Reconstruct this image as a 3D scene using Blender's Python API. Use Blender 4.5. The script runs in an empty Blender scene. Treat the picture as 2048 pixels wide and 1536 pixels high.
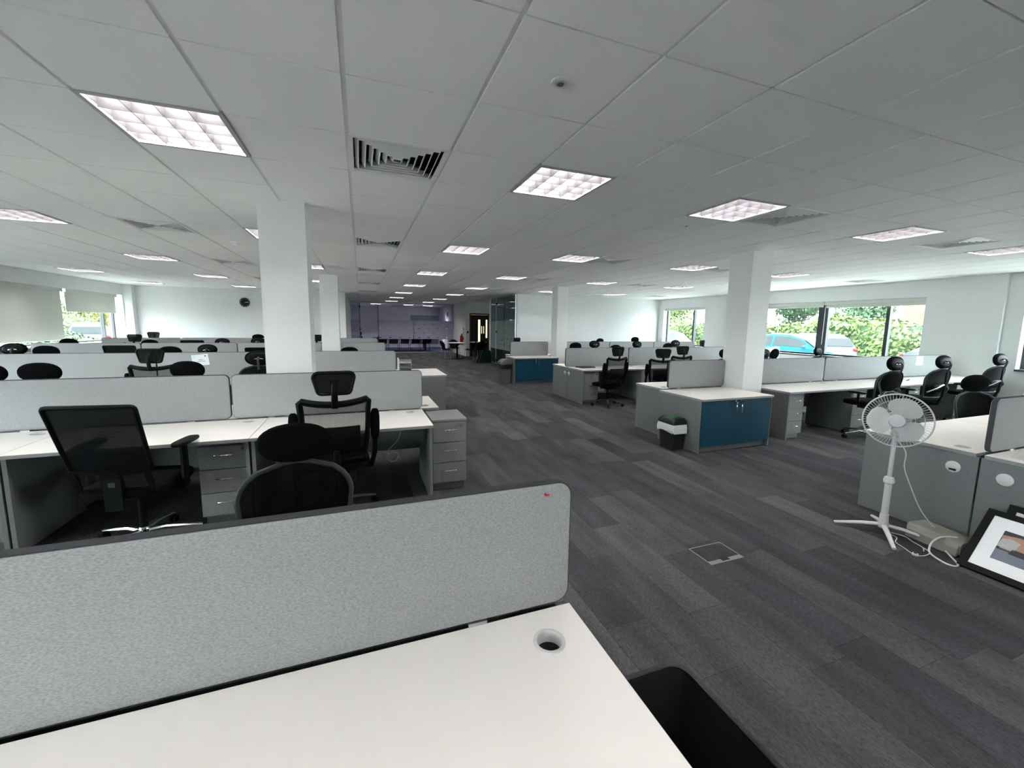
import bpy, math, random
from mathutils import Vector, Matrix
PI = math.pi
random.seed(7)
SC = bpy.context.scene
COL = SC.collection
H, C, DZ, ST = 1.575, 2.641, 0.694, 1.10     # eye height, ceiling, desk top, screen top

# ------------------------------------------------------------------ camera
cam_d = bpy.data.cameras.new('camera'); cam = bpy.data.objects.new('camera', cam_d); COL.objects.link(cam)
cam_d.sensor_width = 36.0; cam_d.lens = 36.0 * 815.5 / 2048; cam_d.shift_y = -16.2 / 2048
cam_d.clip_start = 0.05; cam_d.clip_end = 300
yaw, pit, rol = 0.3552, 0.1248, 0.0142
fw = Vector((math.sin(yaw)*math.cos(pit), math.cos(yaw)*math.cos(pit), -math.sin(pit)))
r0 = Vector((math.cos(yaw), -math.sin(yaw), 0)); u0 = r0.cross(fw)
r2 = r0*math.cos(rol) + u0*math.sin(rol); u2 = -r0*math.sin(rol) + u0*math.cos(rol)
M = Matrix((r2, u2, -fw)).transposed().to_4x4(); M.translation = (0.0387, -2.0503, H)
cam.matrix_world = M
SC.camera = cam

# ------------------------------------------------------------------ world, sun, exposure
W = bpy.data.worlds.new('sky'); SC.world = W; W.use_nodes = True
bg = W.node_tree.nodes['Background']
bg.inputs['Color'].default_value = (0.81, 0.95, 1.0, 1); bg.inputs['Strength'].default_value = 19.0
sun_d = bpy.data.lights.new('sun', 'SUN'); sun_d.energy = 11.0; sun_d.angle = math.radians(2); sun_d.color = (1, .95, .86)
sun = bpy.data.objects.new('sun', sun_d); COL.objects.link(sun)
sun.rotation_euler = Vector((0.06, 0.62, -0.78)).to_track_quat('-Z', 'Y').to_euler()
LAMP = 55.0
SC.view_settings.view_transform = 'Standard'; SC.view_settings.look = 'None'
SC.view_settings.gamma = 1; SC.view_settings.use_curve_mapping = False
SC.view_settings.exposure = 0.45
SC.cycles.max_bounces = 12; SC.cycles.diffuse_bounces = 7; SC.cycles.glossy_bounces = 3
SC.cycles.transparent_max_bounces = 24; SC.cycles.transmission_bounces = 4
SC.cycles.caustics_reflective = False; SC.cycles.caustics_refractive = False
SC.cycles.sample_clamp_indirect = 40

# ------------------------------------------------------------------ materials
MAT = {}
def mat(name, col, rough=.6, metal=0, spec=.4, noise=None, bump=None, obj_rand=None, emit=None):
    """noise=(scale, amount, stretch xyz); bump=(scale, strength)"""
    m = bpy.data.materials.new(name); m.use_nodes = True; nt = m.node_tree; n = nt.nodes; L = nt.links
    b = n['Principled BSDF']
    b.inputs['Base Color'].default_value = (*col, 1); b.inputs['Roughness'].default_value = rough
    b.inputs['Metallic'].default_value = metal; b.inputs['Specular IOR Level'].default_value = spec
    if noise or bump:
        tc = n.new('ShaderNodeTexCoord'); mp = n.new('ShaderNodeMapping'); L.new(tc.outputs['Object'], mp.inputs['Vector'])
    if noise:
        mp.inputs['Scale'].default_value = noise[2] if len(noise) > 2 else (1, 1, 1)
        t = n.new('ShaderNodeTexNoise'); t.inputs['Scale'].default_value = noise[0]; t.inputs['Detail'].default_value = 4
        L.new(mp.outputs[0], t.inputs['Vector'])
        cr = n.new('ShaderNodeValToRGB'); a = noise[1]
        cr.color_ramp.elements[0].position = .3; cr.color_ramp.elements[1].position = .7
        cr.color_ramp.elements[0].color = (*[c*(1-a) for c in col], 1); cr.color_ramp.elements[1].color = (*[min(1, c*(1+a)) for c in col], 1)
        L.new(t.outputs['Fac'], cr.inputs['Fac']); L.new(cr.outputs[0], b.inputs['Base Color'])
    if bump:
        t2 = n.new('ShaderNodeTexNoise'); t2.inputs['Scale'].default_value = bump[0]; t2.inputs['Detail'].default_value = 3
        L.new(tc.outputs['Object'], t2.inputs['Vector'])
        bp = n.new('ShaderNodeBump'); bp.inputs['Strength'].default_value = bump[1]; bp.inputs['Distance'].default_value = .004
        L.new(t2.outputs['Fac'], bp.inputs['Height']); L.new(bp.outputs[0], b.inputs['Normal'])
    if emit:
        b.inputs['Emission Color'].default_value = (*emit[0], 1); b.inputs['Emission Strength'].default_value = emit[1]
    MAT[name] = m
    return m

mat('wall', (.725, .73, .725), .75, noise=(2.5, .015), bump=(180, .05))
mat('column', (.775, .765, .75), .7, noise=(3, .015), bump=(180, .05))
mat('ceiltile', (.90, .905, .90), .9, spec=.1, noise=(260, .05), bump=(420, .12))
mat('tbar', (.74, .75, .74), .5)
mat('soffit', (.3, .3, .3), .9)
mat('fabric', (.355, .36, .36), .95, spec=.1, noise=(420, .22, (.35, 1, 1)), bump=(500, .3))
mat('trim', (.055, .057, .062), .8, spec=.2)
mat('desk', (.765, .74, .695), .42, spec=.35, noise=(4, .015))
mat('deskedge', (.25, .25, .245), .5)
mat('panel', (.155, .160, .158), .55, spec=.3, noise=(60, .06), bump=(300, .04))
mat('drawer', (.20, .203, .195), .5, spec=.3, noise=(60, .05))
mat('teal', (.004, .046, .078), .4, spec=.3)
mat('chrome', (.75, .76, .77), .18, metal=1)
mat('alu', (.55, .56, .56), .4, metal=1)
mat('black', (.006, .0063, .007), .55, spec=.15)
mat('blackfab', (.0042, .0045, .0055), .95, spec=.04, bump=(600, .2))
mat('blackplastic', (.0045, .0048, .0055), .5, spec=.09)
mat('greyrim', (.045, .048, .052), .45, spec=.2)
mat('white', (.82, .82, .81), .45)
mat('whiteplastic', (.58, .565, .56), .4)
mat('palegrey', (.42, .43, .42), .5)
mat('hatchgrey', (.17, .172, .17), .5)
mat('beigegrey', (.235, .235, .20), .55)
mat('blind', (.60, .62, .57), .9, noise=(300, .03), spec=.1)
mat('darkframe', (.035, .04, .045), .45)
mat('binblack', (.012, .014, .015), .5)
mat('bingrey', (.10, .105, .105), .5)
mat('bingreen', (.02, .14, .06), .5)
mat('linerwhite', (.66, .70, .66), .6, bump=(30, 1))
mat('linerblack', (.012, .012, .013), .35, bump=(30, 1))
mat('paper', (.84, .86, .86), .8)
mat('ink', (.05, .05, .06), .8)
mat('red', (.45, .02, .02), .4)
mat('darkgreen', (.012, .045, .03), .6)
mat('wooddark', (.10, .06, .03), .5, noise=(6, .3, (1, 1, .1)))
mat('doordark', (.02, .02, .018), .45)
mat('bluecarpet', (.02, .028, .06), .95, noise=(80, .2))
mat('asphalt', (.38, .375, .36), .95, noise=(8, .15))
mat('concrete', (.28, .27, .24), .9, noise=(5, .1))
mat('soil', (.05, .04, .03), .95, noise=(6, .4))
mat('brickwall', (.17, .085, .05), .9, noise=(40, .15, (1, 1, 4)))
mat('leaf_a', (.075, .11, .03), .7, noise=(1.2, .5))
mat('leaf_b', (.04, .075, .035), .7, noise=(1.2, .5))
mat('leaf_y', (.16, .15, .03), .7, noise=(1.2, .4))
mat('bark', (.10, .08, .06), .9, noise=(8, .4))
mat('car_blue', (.004, .055, .085), .5, spec=.12)
mat('car_silver', (.055, .060, .068), .5, spec=.12)
mat('car_grey', (.20, .23, .28), .3, metal=.3)
mat('car_white', (.16, .165, .17), .5, spec=.15)
mat('carglass', (.012, .016, .018), .3, spec=.15)
mat('tyre', (.02, .02, .02), .8)
mat('platey', (.12, .08, .005), .6, spec=.1)
mat('platew', (.8, .8, .78), .5)
mat('taillight', (.10, .005, .005), .5, spec=.1)
mat('headlight', (.10, .11, .11), .3, spec=.2)

def glass_mat(name, tint, refl=.06, graz=.25):
    m = bpy.data.materials.new(name); m.use_nodes = True; nt = m.node_tree; nt.nodes.clear(); n = nt.nodes; L = nt.links
    o = n.new('ShaderNodeOutputMaterial'); t = n.new('ShaderNodeBsdfTransparent'); g = n.new('ShaderNodeBsdfGlossy')
    t.inputs[0].default_value = (*tint, 1); g.inputs['Roughness'].default_value = .02
    lw = n.new('ShaderNodeLayerWeight'); lw.inputs['Blend'].default_value = .25
    mul = n.new('ShaderNodeMath'); mul.operation = 'MULTIPLY_ADD'; mul.inputs[1].default_value = graz; mul.inputs[2].default_value = refl
    L.new(lw.outputs['Facing'], mul.inputs[0])
    mx = n.new('ShaderNodeMixShader'); L.new(mul.outputs[0], mx.inputs[0]); L.new(t.outputs[0], mx.inputs[1]); L.new(g.outputs[0], mx.inputs[2])
    L.new(mx.outputs[0], o.inputs[0]); MAT[name] = m
glass_mat('glass', (.95, .97, .96), .003, .03); glass_mat('glassgreen', (.72, .80, .78), .08); glass_mat('glasspurple', (.88, .87, .92), .07)

def mesh_mat(name, col, solid, scale=160, var=.22):
    """open woven mesh: black thread with see-through gaps"""
    m = bpy.data.materials.new(name); m.use_nodes = True; nt = m.node_tree; n = nt.nodes; L = nt.links
    b = n['Principled BSDF']; o = n['Material Output']; b.inputs['Base Color'].default_value = (*col, 1); b.inputs['Roughness'].default_value = .7
    b.inputs['Specular IOR Level'].default_value = .06
    tc = n.new('ShaderNodeTexCoord'); w = n.new('ShaderNodeTexWave'); w.bands_direction = 'Z'; w.inputs['Scale'].default_value = scale/6.283
    w.inputs['Distortion'].default_value = .6; w.inputs['Detail'].default_value = 1
    L.new(tc.outputs['Object'], w.inputs['Vector'])
    r = n.new('ShaderNodeMapRange'); r.inputs['To Min'].default_value = max(0, solid-var); r.inputs['To Max'].default_value = min(1, solid+var)
    L.new(w.outputs['Fac'], r.inputs['Value'])
    t = n.new('ShaderNodeBsdfTransparent'); mx = n.new('ShaderNodeMixShader')
    L.new(r.outputs[0], mx.inputs[0]); L.new(t.outputs[0], mx.inputs[1]); L.new(b.outputs[0], mx.inputs[2]); L.new(mx.outputs[0], o.inputs[0])
    MAT[name] = m
mesh_mat('backmesh', (.010, .0105, .012), .66, 500, .3); mesh_mat('densemesh', (.0045, .005, .006), .982, 500, .015)

def blind_mat():
    m = bpy.data.materials.new('blindcloth'); m.use_nodes = True; n = m.node_tree.nodes; L = m.node_tree.links
    n.remove(n['Principled BSDF']); d = n.new('ShaderNodeBsdfDiffuse'); t = n.new('ShaderNodeBsdfTranslucent'); a = n.new('ShaderNodeAddShader')
    d.inputs[0].default_value = (.60, .61, .56, 1); t.inputs[0].default_value = (.045, .045, .039, 1)
    L.new(d.outputs[0], a.inputs[0]); L.new(t.outputs[0], a.inputs[1]); L.new(a.outputs[0], n['Material Output'].inputs[0]); MAT['blindcloth'] = m
blind_mat()
def film_mat(name, col, solid, axis):
    """frosted film with rows of clear lozenges printed out of it"""
    m = bpy.data.materials.new(name); m.use_nodes = True; nt = m.node_tree; n = nt.nodes; L = nt.links
    n.remove(n['Principled BSDF']); o = n['Material Output']
    tc = n.new('ShaderNodeTexCoord'); sp = n.new('ShaderNodeSeparateXYZ'); L.new(tc.outputs['Object'], sp.inputs[0])
    def mt(op, a, b=None, c=None):
        k = n.new('ShaderNodeMath'); k.operation = op
        for i, v in enumerate((a, b, c)):
            if v is None: continue
            if isinstance(v, (int, float)): k.inputs[i].default_value = v
            else: L.new(v, k.inputs[i])
        return k.outputs[0]
    zr = mt('DIVIDE', sp.outputs['Z'], .235); row = mt('FLOOR', zr)
    fz = mt('MULTIPLY', mt('SUBTRACT', mt('FRACT', zr), .5), .235)
    xs = mt('ADD', mt('DIVIDE', sp.outputs[axis], .5), mt('MULTIPLY', row, .5))
    fx = mt('MULTIPLY', mt('SUBTRACT', mt('FRACT', xs), .5), .5)
    d = mt('ADD', mt('ABSOLUTE', mt('DIVIDE', fx, .075)), mt('ABSOLUTE', mt('DIVIDE', fz, .028)))
    inside = mt('LESS_THAN', d, 1.0)
    fac = mt('MULTIPLY', mt('SUBTRACT', 1.0, inside), solid)
    tr = n.new('ShaderNodeBsdfTransparent'); df = n.new('ShaderNodeBsdfDiffuse'); tl = n.new('ShaderNodeBsdfTranslucent')
    df.inputs[0].default_value = (*col, 1); tl.inputs[0].default_value = (*col, 1)
    m1 = n.new('ShaderNodeMixShader'); m1.inputs[0].default_value = .5; L.new(df.outputs[0], m1.inputs[1]); L.new(tl.outputs[0], m1.inputs[2])
    mx = n.new('ShaderNodeMixShader'); L.new(fac, mx.inputs[0]); L.new(tr.outputs[0], mx.inputs[1]); L.new(m1.outputs[0], mx.inputs[2])
    L.new(mx.outputs[0], o.inputs[0]); MAT[name] = m
film_mat('film_purple', (.62, .62, .70), .72, 'X'); film_mat('film_green', (.42, .50, .48), .72, 'Y')

def rand_mat(name, island, cols, nscale, namt, stretch, rough=.95, bump=None):
    m = bpy.data.materials.new(name); m.use_nodes = True; nt = m.node_tree; n = nt.nodes; L = nt.links
    b = n['Principled BSDF']; b.inputs['Roughness'].default_value = rough; b.inputs['Specular IOR Level'].default_value = .1
    src = n.new('ShaderNodeNewGeometry').outputs['Random Per Island'] if island else n.new('ShaderNodeObjectInfo').outputs['Random']
    cr = n.new('ShaderNodeValToRGB'); el = cr.color_ramp.elements
    el[0].color = (*cols[0], 1); el[1].color = (*cols[-1], 1)
    for k, c in enumerate(cols[1:-1]):
        e = el.new((k+1)/(len(cols)-1)); e.color = (*c, 1)
    L.new(src, cr.inputs[0])
    g = n.new('ShaderNodeNewGeometry'); mp = n.new('ShaderNodeMapping'); mp.inputs['Scale'].default_value = stretch
    L.new(g.outputs['Position'], mp.inputs[0])
    t = n.new('ShaderNodeTexNoise'); t.inputs['Scale'].default_value = nscale; t.inputs['Detail'].default_value = 5; t.inputs['Roughness'].default_value = .7
    L.new(mp.outputs[0], t.inputs['Vector'])
    r = n.new('ShaderNodeMapRange'); r.inputs['From Min'].default_value = .28; r.inputs['From Max'].default_value = .72
    r.inputs['To Min'].default_value = 1-namt; r.inputs['To Max'].default_value = 1+namt; L.new(t.outputs['Fac'], r.inputs[0])
    t3 = n.new('ShaderNodeTexNoise'); t3.inputs['Scale'].default_value = 7; t3.inputs['Detail'].default_value = 2
    mp3 = n.new('ShaderNodeMapping'); mp3.inputs['Scale'].default_value = (1, .25, 1); L.new(g.outputs['Position'], mp3.inputs[0]); L.new(mp3.outputs[0], t3.inputs['Vector'])
    r3 = n.new('ShaderNodeMapRange'); r3.inputs['From Min'].default_value = .3; r3.inputs['From Max'].default_value = .7; r3.inputs['To Min'].default_value = .78; r3.inputs['To Max'].default_value = 1.22; L.new(t3.outputs['Fac'], r3.inputs[0])
    pr = n.new('ShaderNodeMath'); pr.operation = 'MULTIPLY'; L.new(r.outputs[0], pr.inputs[0]); L.new(r3.outputs[0], pr.inputs[1]); r = pr
    mx = n.new('ShaderNodeMix'); mx.data_type = 'RGBA'; mx.blend_type = 'MULTIPLY'; mx.inputs['Factor'].default_value = 1
    L.new(cr.outputs[0], mx.inputs['A']); L.new(r.outputs[0], mx.inputs['B']); L.new(mx.outputs['Result'], b.inputs['Base Color'])
    if bump:
        bp = n.new('ShaderNodeBump'); bp.inputs['Strength'].default_value = bump; bp.inputs['Distance'].default_value = .004
        L.new(t.outputs['Fac'], bp.inputs['Height']); L.new(bp.outputs[0], b.inputs['Normal'])
    MAT[name] = m
CARP = [(.036, .037, .040), (.050, .051, .055), (.042, .044, .047), (.067, .068, .070), (.045, .046, .049), (.083, .084, .085)]
rand_mat('carpet', False, CARP, 95, .42, (1, .45, 1), bump=.5)
rand_mat('carpet_i', True, CARP, 95, .42, (1, .45, 1), bump=.5)
def emit_mat(name, col, s):
    m = bpy.data.materials.new(name); m.use_nodes = True; nt = m.node_tree; nt.nodes.clear()
    o = nt.nodes.new('ShaderNodeOutputMaterial'); e = nt.nodes.new('ShaderNodeEmission')
    e.inputs[0].default_value = (*col, 1); e.inputs[1].default_value = s; nt.links.new(e.outputs[0], o.inputs[0]); MAT[name] = m
emit_mat('tube', (1, .955, .97), LAMP); emit_mat('tube_purple', (.88, .85, 1), LAMP*2.6); emit_mat('corridor_glow', (1, .82, .5), 1.3)  # the corridor material is the glow of a lit wall, not a lamp
mat('louvre', (.062, .060, .063), .5, spec=.25)

# ------------------------------------------------------------------ mesh helpers
def smooth(pts, k=6):
    P = [Vector(p) for p in pts]; out = []
    for i in range(len(P)-1):
        p0, p1, p2, p3 = P[max(i-1, 0)], P[i], P[i+1], P[min(i+2, len(P)-1)]
        for s in range(k):
            u = s/k; out.append(.5*((2*p1)+(p2-p0)*u+(2*p0-5*p1+4*p2-p3)*u*u+(3*p1-p0-3*p2+p3)*u**3))
    out.append(P[-1]); return out
class MB:
    def __init__(s): s.v = []; s.f = []; s.mi = []; s.m = 0
    def add(s, vs, fs):
        o = len(s.v); s.v += [tuple(v) for v in vs]; s.f += [tuple(i+o for i in f) for f in fs]; s.mi += [s.m]*len(fs); return s
    def box(s, x0, x1, y0, y1, z0, z1, M=None):
        vs = [(x, y, z) for z in (z0, z1) for y in (y0, y1) for x in (x0, x1)]
        if M: vs = [M @ Vector(v) for v in vs]
        return s.add(vs, [(0, 2, 3, 1), (4, 5, 7, 6), (0, 1, 5, 4), (1, 3, 7, 5), (3, 2, 6, 7), (2, 0, 4, 6)])
    def cyl(s, p, q, r, r1=None, n=16, cap=True):
        return s.tube([p, q], [r, r if r1 is None else r1], n, cap=cap)
    def tube(s, pts, r, n=8, closed=False, cap=True, flat=1.0):
        P = [Vector(p) for p in pts]; k = len(P); R = r if isinstance(r, (list, tuple)) else [r]*k
        T = []
        for i in range(k):
            a = P[(i-1) % k] if (closed or i) else P[i]; b = P[(i+1) % k] if (closed or i < k-1) else P[i]
            T.append((b-a).normalized())
        ref = Vector((0, 0, 1)) if abs(T[0].z) < .9 else Vector((0, 1, 0))
        N = (ref - T[0]*ref.dot(T[0])).normalized(); vs = []
        for i in range(k):
            N = (N - T[i]*N.dot(T[i])).normalized(); B = T[i].cross(N)
            for j in range(n):
                a = 2*PI*j/n; vs.append(P[i] + N*(math.cos(a)*R[i]*flat) + B*(math.sin(a)*R[i]))
        fs = []
        for i in range(k if closed else k-1):
            for j in range(n):
                a = i*n+j; b = i*n+(j+1) % n; c = ((i+1) % k)*n+(j+1) % n; d = ((i+1) % k)*n+j
                fs.append((a, d, c, b))
        if cap and not closed: fs += [tuple(range(n)), tuple(reversed(range((k-1)*n, k*n)))]
        return s.add(vs, fs)
    def lathe(s, prof, c=(0, 0, 0), n=24, M=None, cap=True):
        vs = []; k = len(prof)
        for (r, z) in prof:
            for j in range(n):
                a = 2*PI*j/n; v = Vector((r*math.cos(a), r*math.sin(a), z))
                v = (M @ v) if M else v + Vector(c); vs.append(v)
        fs = [(i*n+j, i*n+(j+1) % n, (i+1)*n+(j+1) % n, (i+1)*n+j) for i in range(k-1) for j in range(n)]
        if cap and prof[0][0] > 1e-4: fs.append(tuple(reversed(range(n))))
        if cap and prof[-1][0] > 1e-4: fs.append(tuple(range((k-1)*n, k*n)))
        return s.add(vs, fs)
    def ell(s, c, a, nu=20, nv=12, e1=1.0, e2=1.0, M=None):
        f = lambda x, e: math.copysign(abs(x)**e, x)
        vs = []
        for i in range(nv+1):
            t = -PI/2 + PI*i/nv
            for j in range(nu):
                p = 2*PI*j/nu
                v = Vector((a[0]*f(math.cos(t), e1)*f(math.cos(p), e2), a[1]*f(math.cos(t), e1)*f(math.sin(p), e2), a[2]*f(math.sin(t), e1)))
                if M: v = M @ v
                vs.append(v + Vector(c))
        fs = [(i*nu+j, i*nu+(j+1) % nu, (i+1)*nu+(j+1) % nu, (i+1)*nu+j) for i in range(nv) for j in range(nu)]
        return s.add(vs, fs)
    def surf(s, fn, nu, nv, th=0):
        """fn(u,v)->point; th = thickness along the local normal (two sheets + rim)"""
        P = [[Vector(fn(i/nu, j/nv)) for i in range(nu+1)] for j in range(nv+1)]
        w = nu+1
        if th == 0:
            return s.add([p for row in P for p in row], [(j*w+i, j*w+i+1, (j+1)*w+i+1, (j+1)*w+i) for j in range(nv) for i in range(nu)])
        Q = []
        for j in range(nv+1):
            for i in range(nu+1):
                du = P[j][min(i+1, nu)]-P[j][max(i-1, 0)]; dv = P[min(j+1, nv)][i]-P[max(j-1, 0)][i]
                Q.append(P[j][i] + du.cross(dv).normalized()*th)
        F = [p for row in P for p in row]; o = len(F); fs = []
        for j in range(nv):
            for i in range(nu):
                a, b, c, d = j*w+i, j*w+i+1, (j+1)*w+i+1, (j+1)*w+i
                fs += [(a, d, c, b), (o+a, o+b, o+c, o+d)]
        for i in range(nu):
            fs += [(i, i+1, o+i+1, o+i), (nv*w+i+1, nv*w+i, o+nv*w+i, o+nv*w+i+1)]
        for j in range(nv):
            fs += [((j+1)*w, j*w, o+j*w, o+(j+1)*w), (j*w+nu, (j+1)*w+nu, o+(j+1)*w+nu, o+j*w+nu)]
        return s.add(F+Q, fs)
    def prism(s, poly, y0, y1, M=None):
        """poly of (x,z), extruded along y"""
        n = len(poly); vs = [(x, y0, z) for x, z in poly] + [(x, y1, z) for x, z in poly]
        if M: vs = [M @ Vector(v) for v in vs]
        return s.add(vs, [tuple(range(n)), tuple(reversed(range(n, 2*n)))] + [(i, i+n, (i+1) % n+n, (i+1) % n) for i in range(n)])
    def build(s, name, m, parent=None, loc=None, flat=False):
        me = bpy.data.meshes.new(name); me.from_pydata(s.v, [], s.f); me.validate()
        for x in (m if isinstance(m, (list, tuple)) else [m]): me.materials.append(MAT[x])
        if isinstance(m, (list, tuple)) and len(me.polygons) == len(s.mi): me.polygons.foreach_set('material_index', s.mi)
        if not flat:
            me.polygons.foreach_set('use_smooth', [True]*len(me.polygons)); me.set_sharp_from_angle(angle=math.radians(35))
        o = bpy.data.objects.new(name, me); COL.objects.link(o)
        if parent: o.parent = parent
        if loc: o.location = loc
        return o
def rr(x0, x1, z0, z1, r, n=5):
    out = []
    for cx, cz, a0 in ((x1-r, z1-r, 0), (x0+r, z1-r, 90), (x0+r, z0+r, 180), (x1-r, z0+r, 270)):
        for k in range(n+1):
            a = math.radians(a0+90*k/n); out.append((cx+r*math.cos(a), cz+r*math.sin(a)))
    return out
def tag(o, label=None, cat=None, group=None, kind=None):
    if label: o['label'] = label
    if cat: o['category'] = cat
    if group: o['group'] = group
    if kind: o['kind'] = kind
    return o
def thing(name, label, cat, loc=(0, 0, 0), rz=0, group=None):
    o = bpy.data.objects.new(name, None); COL.objects.link(o); o.location = loc; o.rotation_euler = (0, 0, rz)
    o.empty_display_size = .1
    return tag(o, label, cat, group)
def struct(name, mb, m, parent=None, flat=True):
    o = mb.build(name, m, parent, flat=flat)
    if not parent: o['kind'] = 'structure'
    return o
def dup(root, loc, rz=0, label=None, group=None, raise_=None, dz=0):
    r = root.copy(); COL.objects.link(r); r.location = loc; r.rotation_euler = (0, 0, rz)
    if label: r['label'] = label
    if group: r['group'] = group
    for ch in list(root.children):
        c = ch.copy(); COL.objects.link(c); c.parent = r
        if raise_ and ch.name.split('.')[0] in raise_: c.location.z += dz
        for g in ch.children:
            d = g.copy(); COL.objects.link(d); d.parent = c
    return r
ORD = ['first', 'second', 'third', 'fourth', 'fifth', 'sixth', 'seventh', 'eighth']

# ------------------------------------------------------------------ room shell
XW0, XW1, YB = -6.8, 11.25, -6.0      # left wall, right wall, wall behind
YBL, YBR, YG = 14.3, 11.4, 20.4       # rear walls left / right, far glass
floor = struct('floor', MB().box(-7.15, 11.6, YB-.2, 27, -.16, -.012), 'soffit')
# carpet planks 0.25 x 1.0 m, running away from the camera, staggered
CELLS = []
random.seed(3)
ix = 0; x = XW0
while x < XW1-.01:
    off = random.random(); y = YB - off
    xe = min(x+.25, XW1)
    while y < YG:
        a, b = max(y, YB), min(y+1.0, YG)
        if b-a > .05 and not (x < -.75 and a > YBL) : CELLS.append((x, xe, a, b))
        y += 1.0
    x += .25
camx, camy = 0.0387, -2.0503
def inview(x, y, z):
    d = Vector((x, y, z)) - Vector((camx, camy, H)); q = d.dot(fw)
    if q < .2: return 0
    px = 1024+815.5*d.dot(r2)/q; py = 752-815.5*d.dot(u2)/q
    return 1/(q*q*q) if (-20 < px < 2068 and -20 < py < 1556) else 0
def hidden_by_bank(x, y):      # planks standing under the desk banks show nothing
    return x < .62 or (x > 4.2 and not (-.0 < y < 1.8 or 3.3 < y < 5.0 or 6.5 < y < 7.9)) or y < -1.9
big = sorted([c for c in CELLS if not hidden_by_bank((c[0]+c[1])/2, (c[2]+c[3])/2) and inview((c[0]+c[1])/2, (c[2]+c[3])/2, 0)],
             key=lambda c: -inview((c[0]+c[1])/2, (c[2]+c[3])/2, 0))[:290]
bigset = set(big); rest = MB(); pm = {}
for c in CELLS:
    w, d = round(c[1]-c[0]-.0015, 4), round(c[3]-c[2]-.0015, 4)
    if c in bigset:
        if (w, d) not in pm:
            b_ = MB().box(0, w, 0, d, -.0125, 0); pm[(w, d)] = b_.build('carpet_plank', 'carpet', floor, flat=True); o = pm[(w, d)]
        else:
            o = pm[(w, d)].copy(); COL.objects.link(o); o.parent = floor
        o.location = (c[0], c[2], 0)
    else: rest.box(c[0], c[0]+w, c[2], c[2]+d, -.0125, 0)
rs = rest.build('carpet_planks_beyond', 'carpet_i', floor, flat=True); rs['kind'] = 'stuff'
struct('floor_meeting_room', MB().box(-.6, 5.0, YG+.06, 26, -.02, .004), 'bluecarpet')

# ------------------------------------------------------------------ walls
def wall_y(name, xa, xb, y0, y1, ops, m='wall', z1=C+.25):
    """wall in a plane of constant x with window openings (ya, yb, za, zb)"""
    mb = MB(); y = y0
    for (a, b, za, zb) in sorted(ops):
        mb.box(xa, xb, y, a, -.012, z1); mb.box(xa, xb, a, b, -.012, za); mb.box(xa, xb, a, b, zb, z1); y = b
    mb.box(xa, xb, y, y1, -.012, z1)
    return struct(name, mb, m)
WR = [(-5.4, -2.6, .86, 2.28), (-1.8, 1.72, .86, 2.28), (3.12, 6.95, .86, 2.28), (9.05, 11.1, .86, 2.28)]
WL = [(-4.9, -1.6, .9, 2.32), (-.2, 3.1, .9, 2.32), (4.4, 7.7, .9, 2.32), (9.0, 14.05, .9, 2.32)]
wall_y('wall_right', XW1, XW1+.3, YB, 15.2, WR)
wall_y('wall_left', XW0-.36, XW0, YB, YBL+.2, WL)
struct('wall_rear', MB().box(XW0, XW1, YB-.2, YB, -.012, C+.25), 'wall')
struct('wall_back_left', MB().box(XW0, -.45, YBL, YBL+.2, -.012, C+.25), 'wall')
struct('wall_passage', MB().box(-.65, -.45, YBL+.2, 25.8, -.012, C+.25), 'wall')
struct('wall_back_right', MB().box(5.17, XW1, YBR, YBR+.15, -.012, C+.25), 'wall')
struct('wall_glass_room', MB().box(5.16, 5.30, 14.32, 14.62, -.012, C+.25).box(5.30, 9.0, 14.47, 14.62, -.012, C+.25).box(8.85, 9.0, YBR+.15, 14.75, -.012, C+.25), 'wall')
struct('wall_door', MB().box(4.86, 5.04, 17.5, YG+.05, -.012, C+.25).box(6.05, 9.0, 17.5, 17.7, -.012, C+.25).box(5.04, 6.05, 17.5, 17.7, 2.10, C+.25), 'wall')
struct('wall_corridor', MB().box(5.04, 9.0, 20.3, 20.4, -.012, C+.25).box(8.9, 9.0, 14.95, 20.4, -.012, C+.25), 'doordark')
struct('wall_meeting_room', MB().box(-.45, 6.0, 25.6, 25.8, -.012, C+.25).box(5.0, 5.2, YG+.1, 25.6, -.012, C+.25), 'wall')
for k, (y0_, y1_) in enumerate(((1.95, 2.45), (7.75, 8.2))):
    struct('trim_%d' % (k+1), MB().box(XW1-.10, XW1, y0_, y1_, 0, C), 'wall')
struct('trim_3', MB().box(XW0, XW0+.22, YBL-.22, YBL, 0, C), 'wall')
struct('baseboard_back_left', MB().box(XW0+.22, -.45, YBL-.015, YBL, 0, .1), 'white')
struct('baseboard_back_right', MB().box(5.17, XW1, YBR-.015, YBR, 0, .1), 'white')
struct('baseboard_right', MB().box(XW1-.015, XW1, YB, 1.95, 0, .1).box(XW1-.015, XW1, 2.45, 7.75, 0, .1).box(XW1-.015, XW1, 8.2, YBR, 0, .1), 'white')
struct('baseboard_left', MB().box(XW0, XW0+.015, YB, YBL-.22, 0, .1), 'white')
cols = [(-.785, -.405, 2.225, 2.60), (-.80, -.42, 8.22, 8.58), (-.78, -.45, 14.0, 14.3), (5.19, 5.57, 2.26, 2.64), (5.20, 5.53, 8.30, 8.66)]
clab = ['broad white column rising behind the second left desk screen', 'white column between the left desk banks further back', 'white column at the end of the clock wall',
        'white column beside the blue cupboard with bin', 'white column behind the far blue cupboard']
for c, l in zip(cols, clab):
    o = struct('column', MB().box(*c, 0, C), 'column'); o['label'] = l

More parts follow.
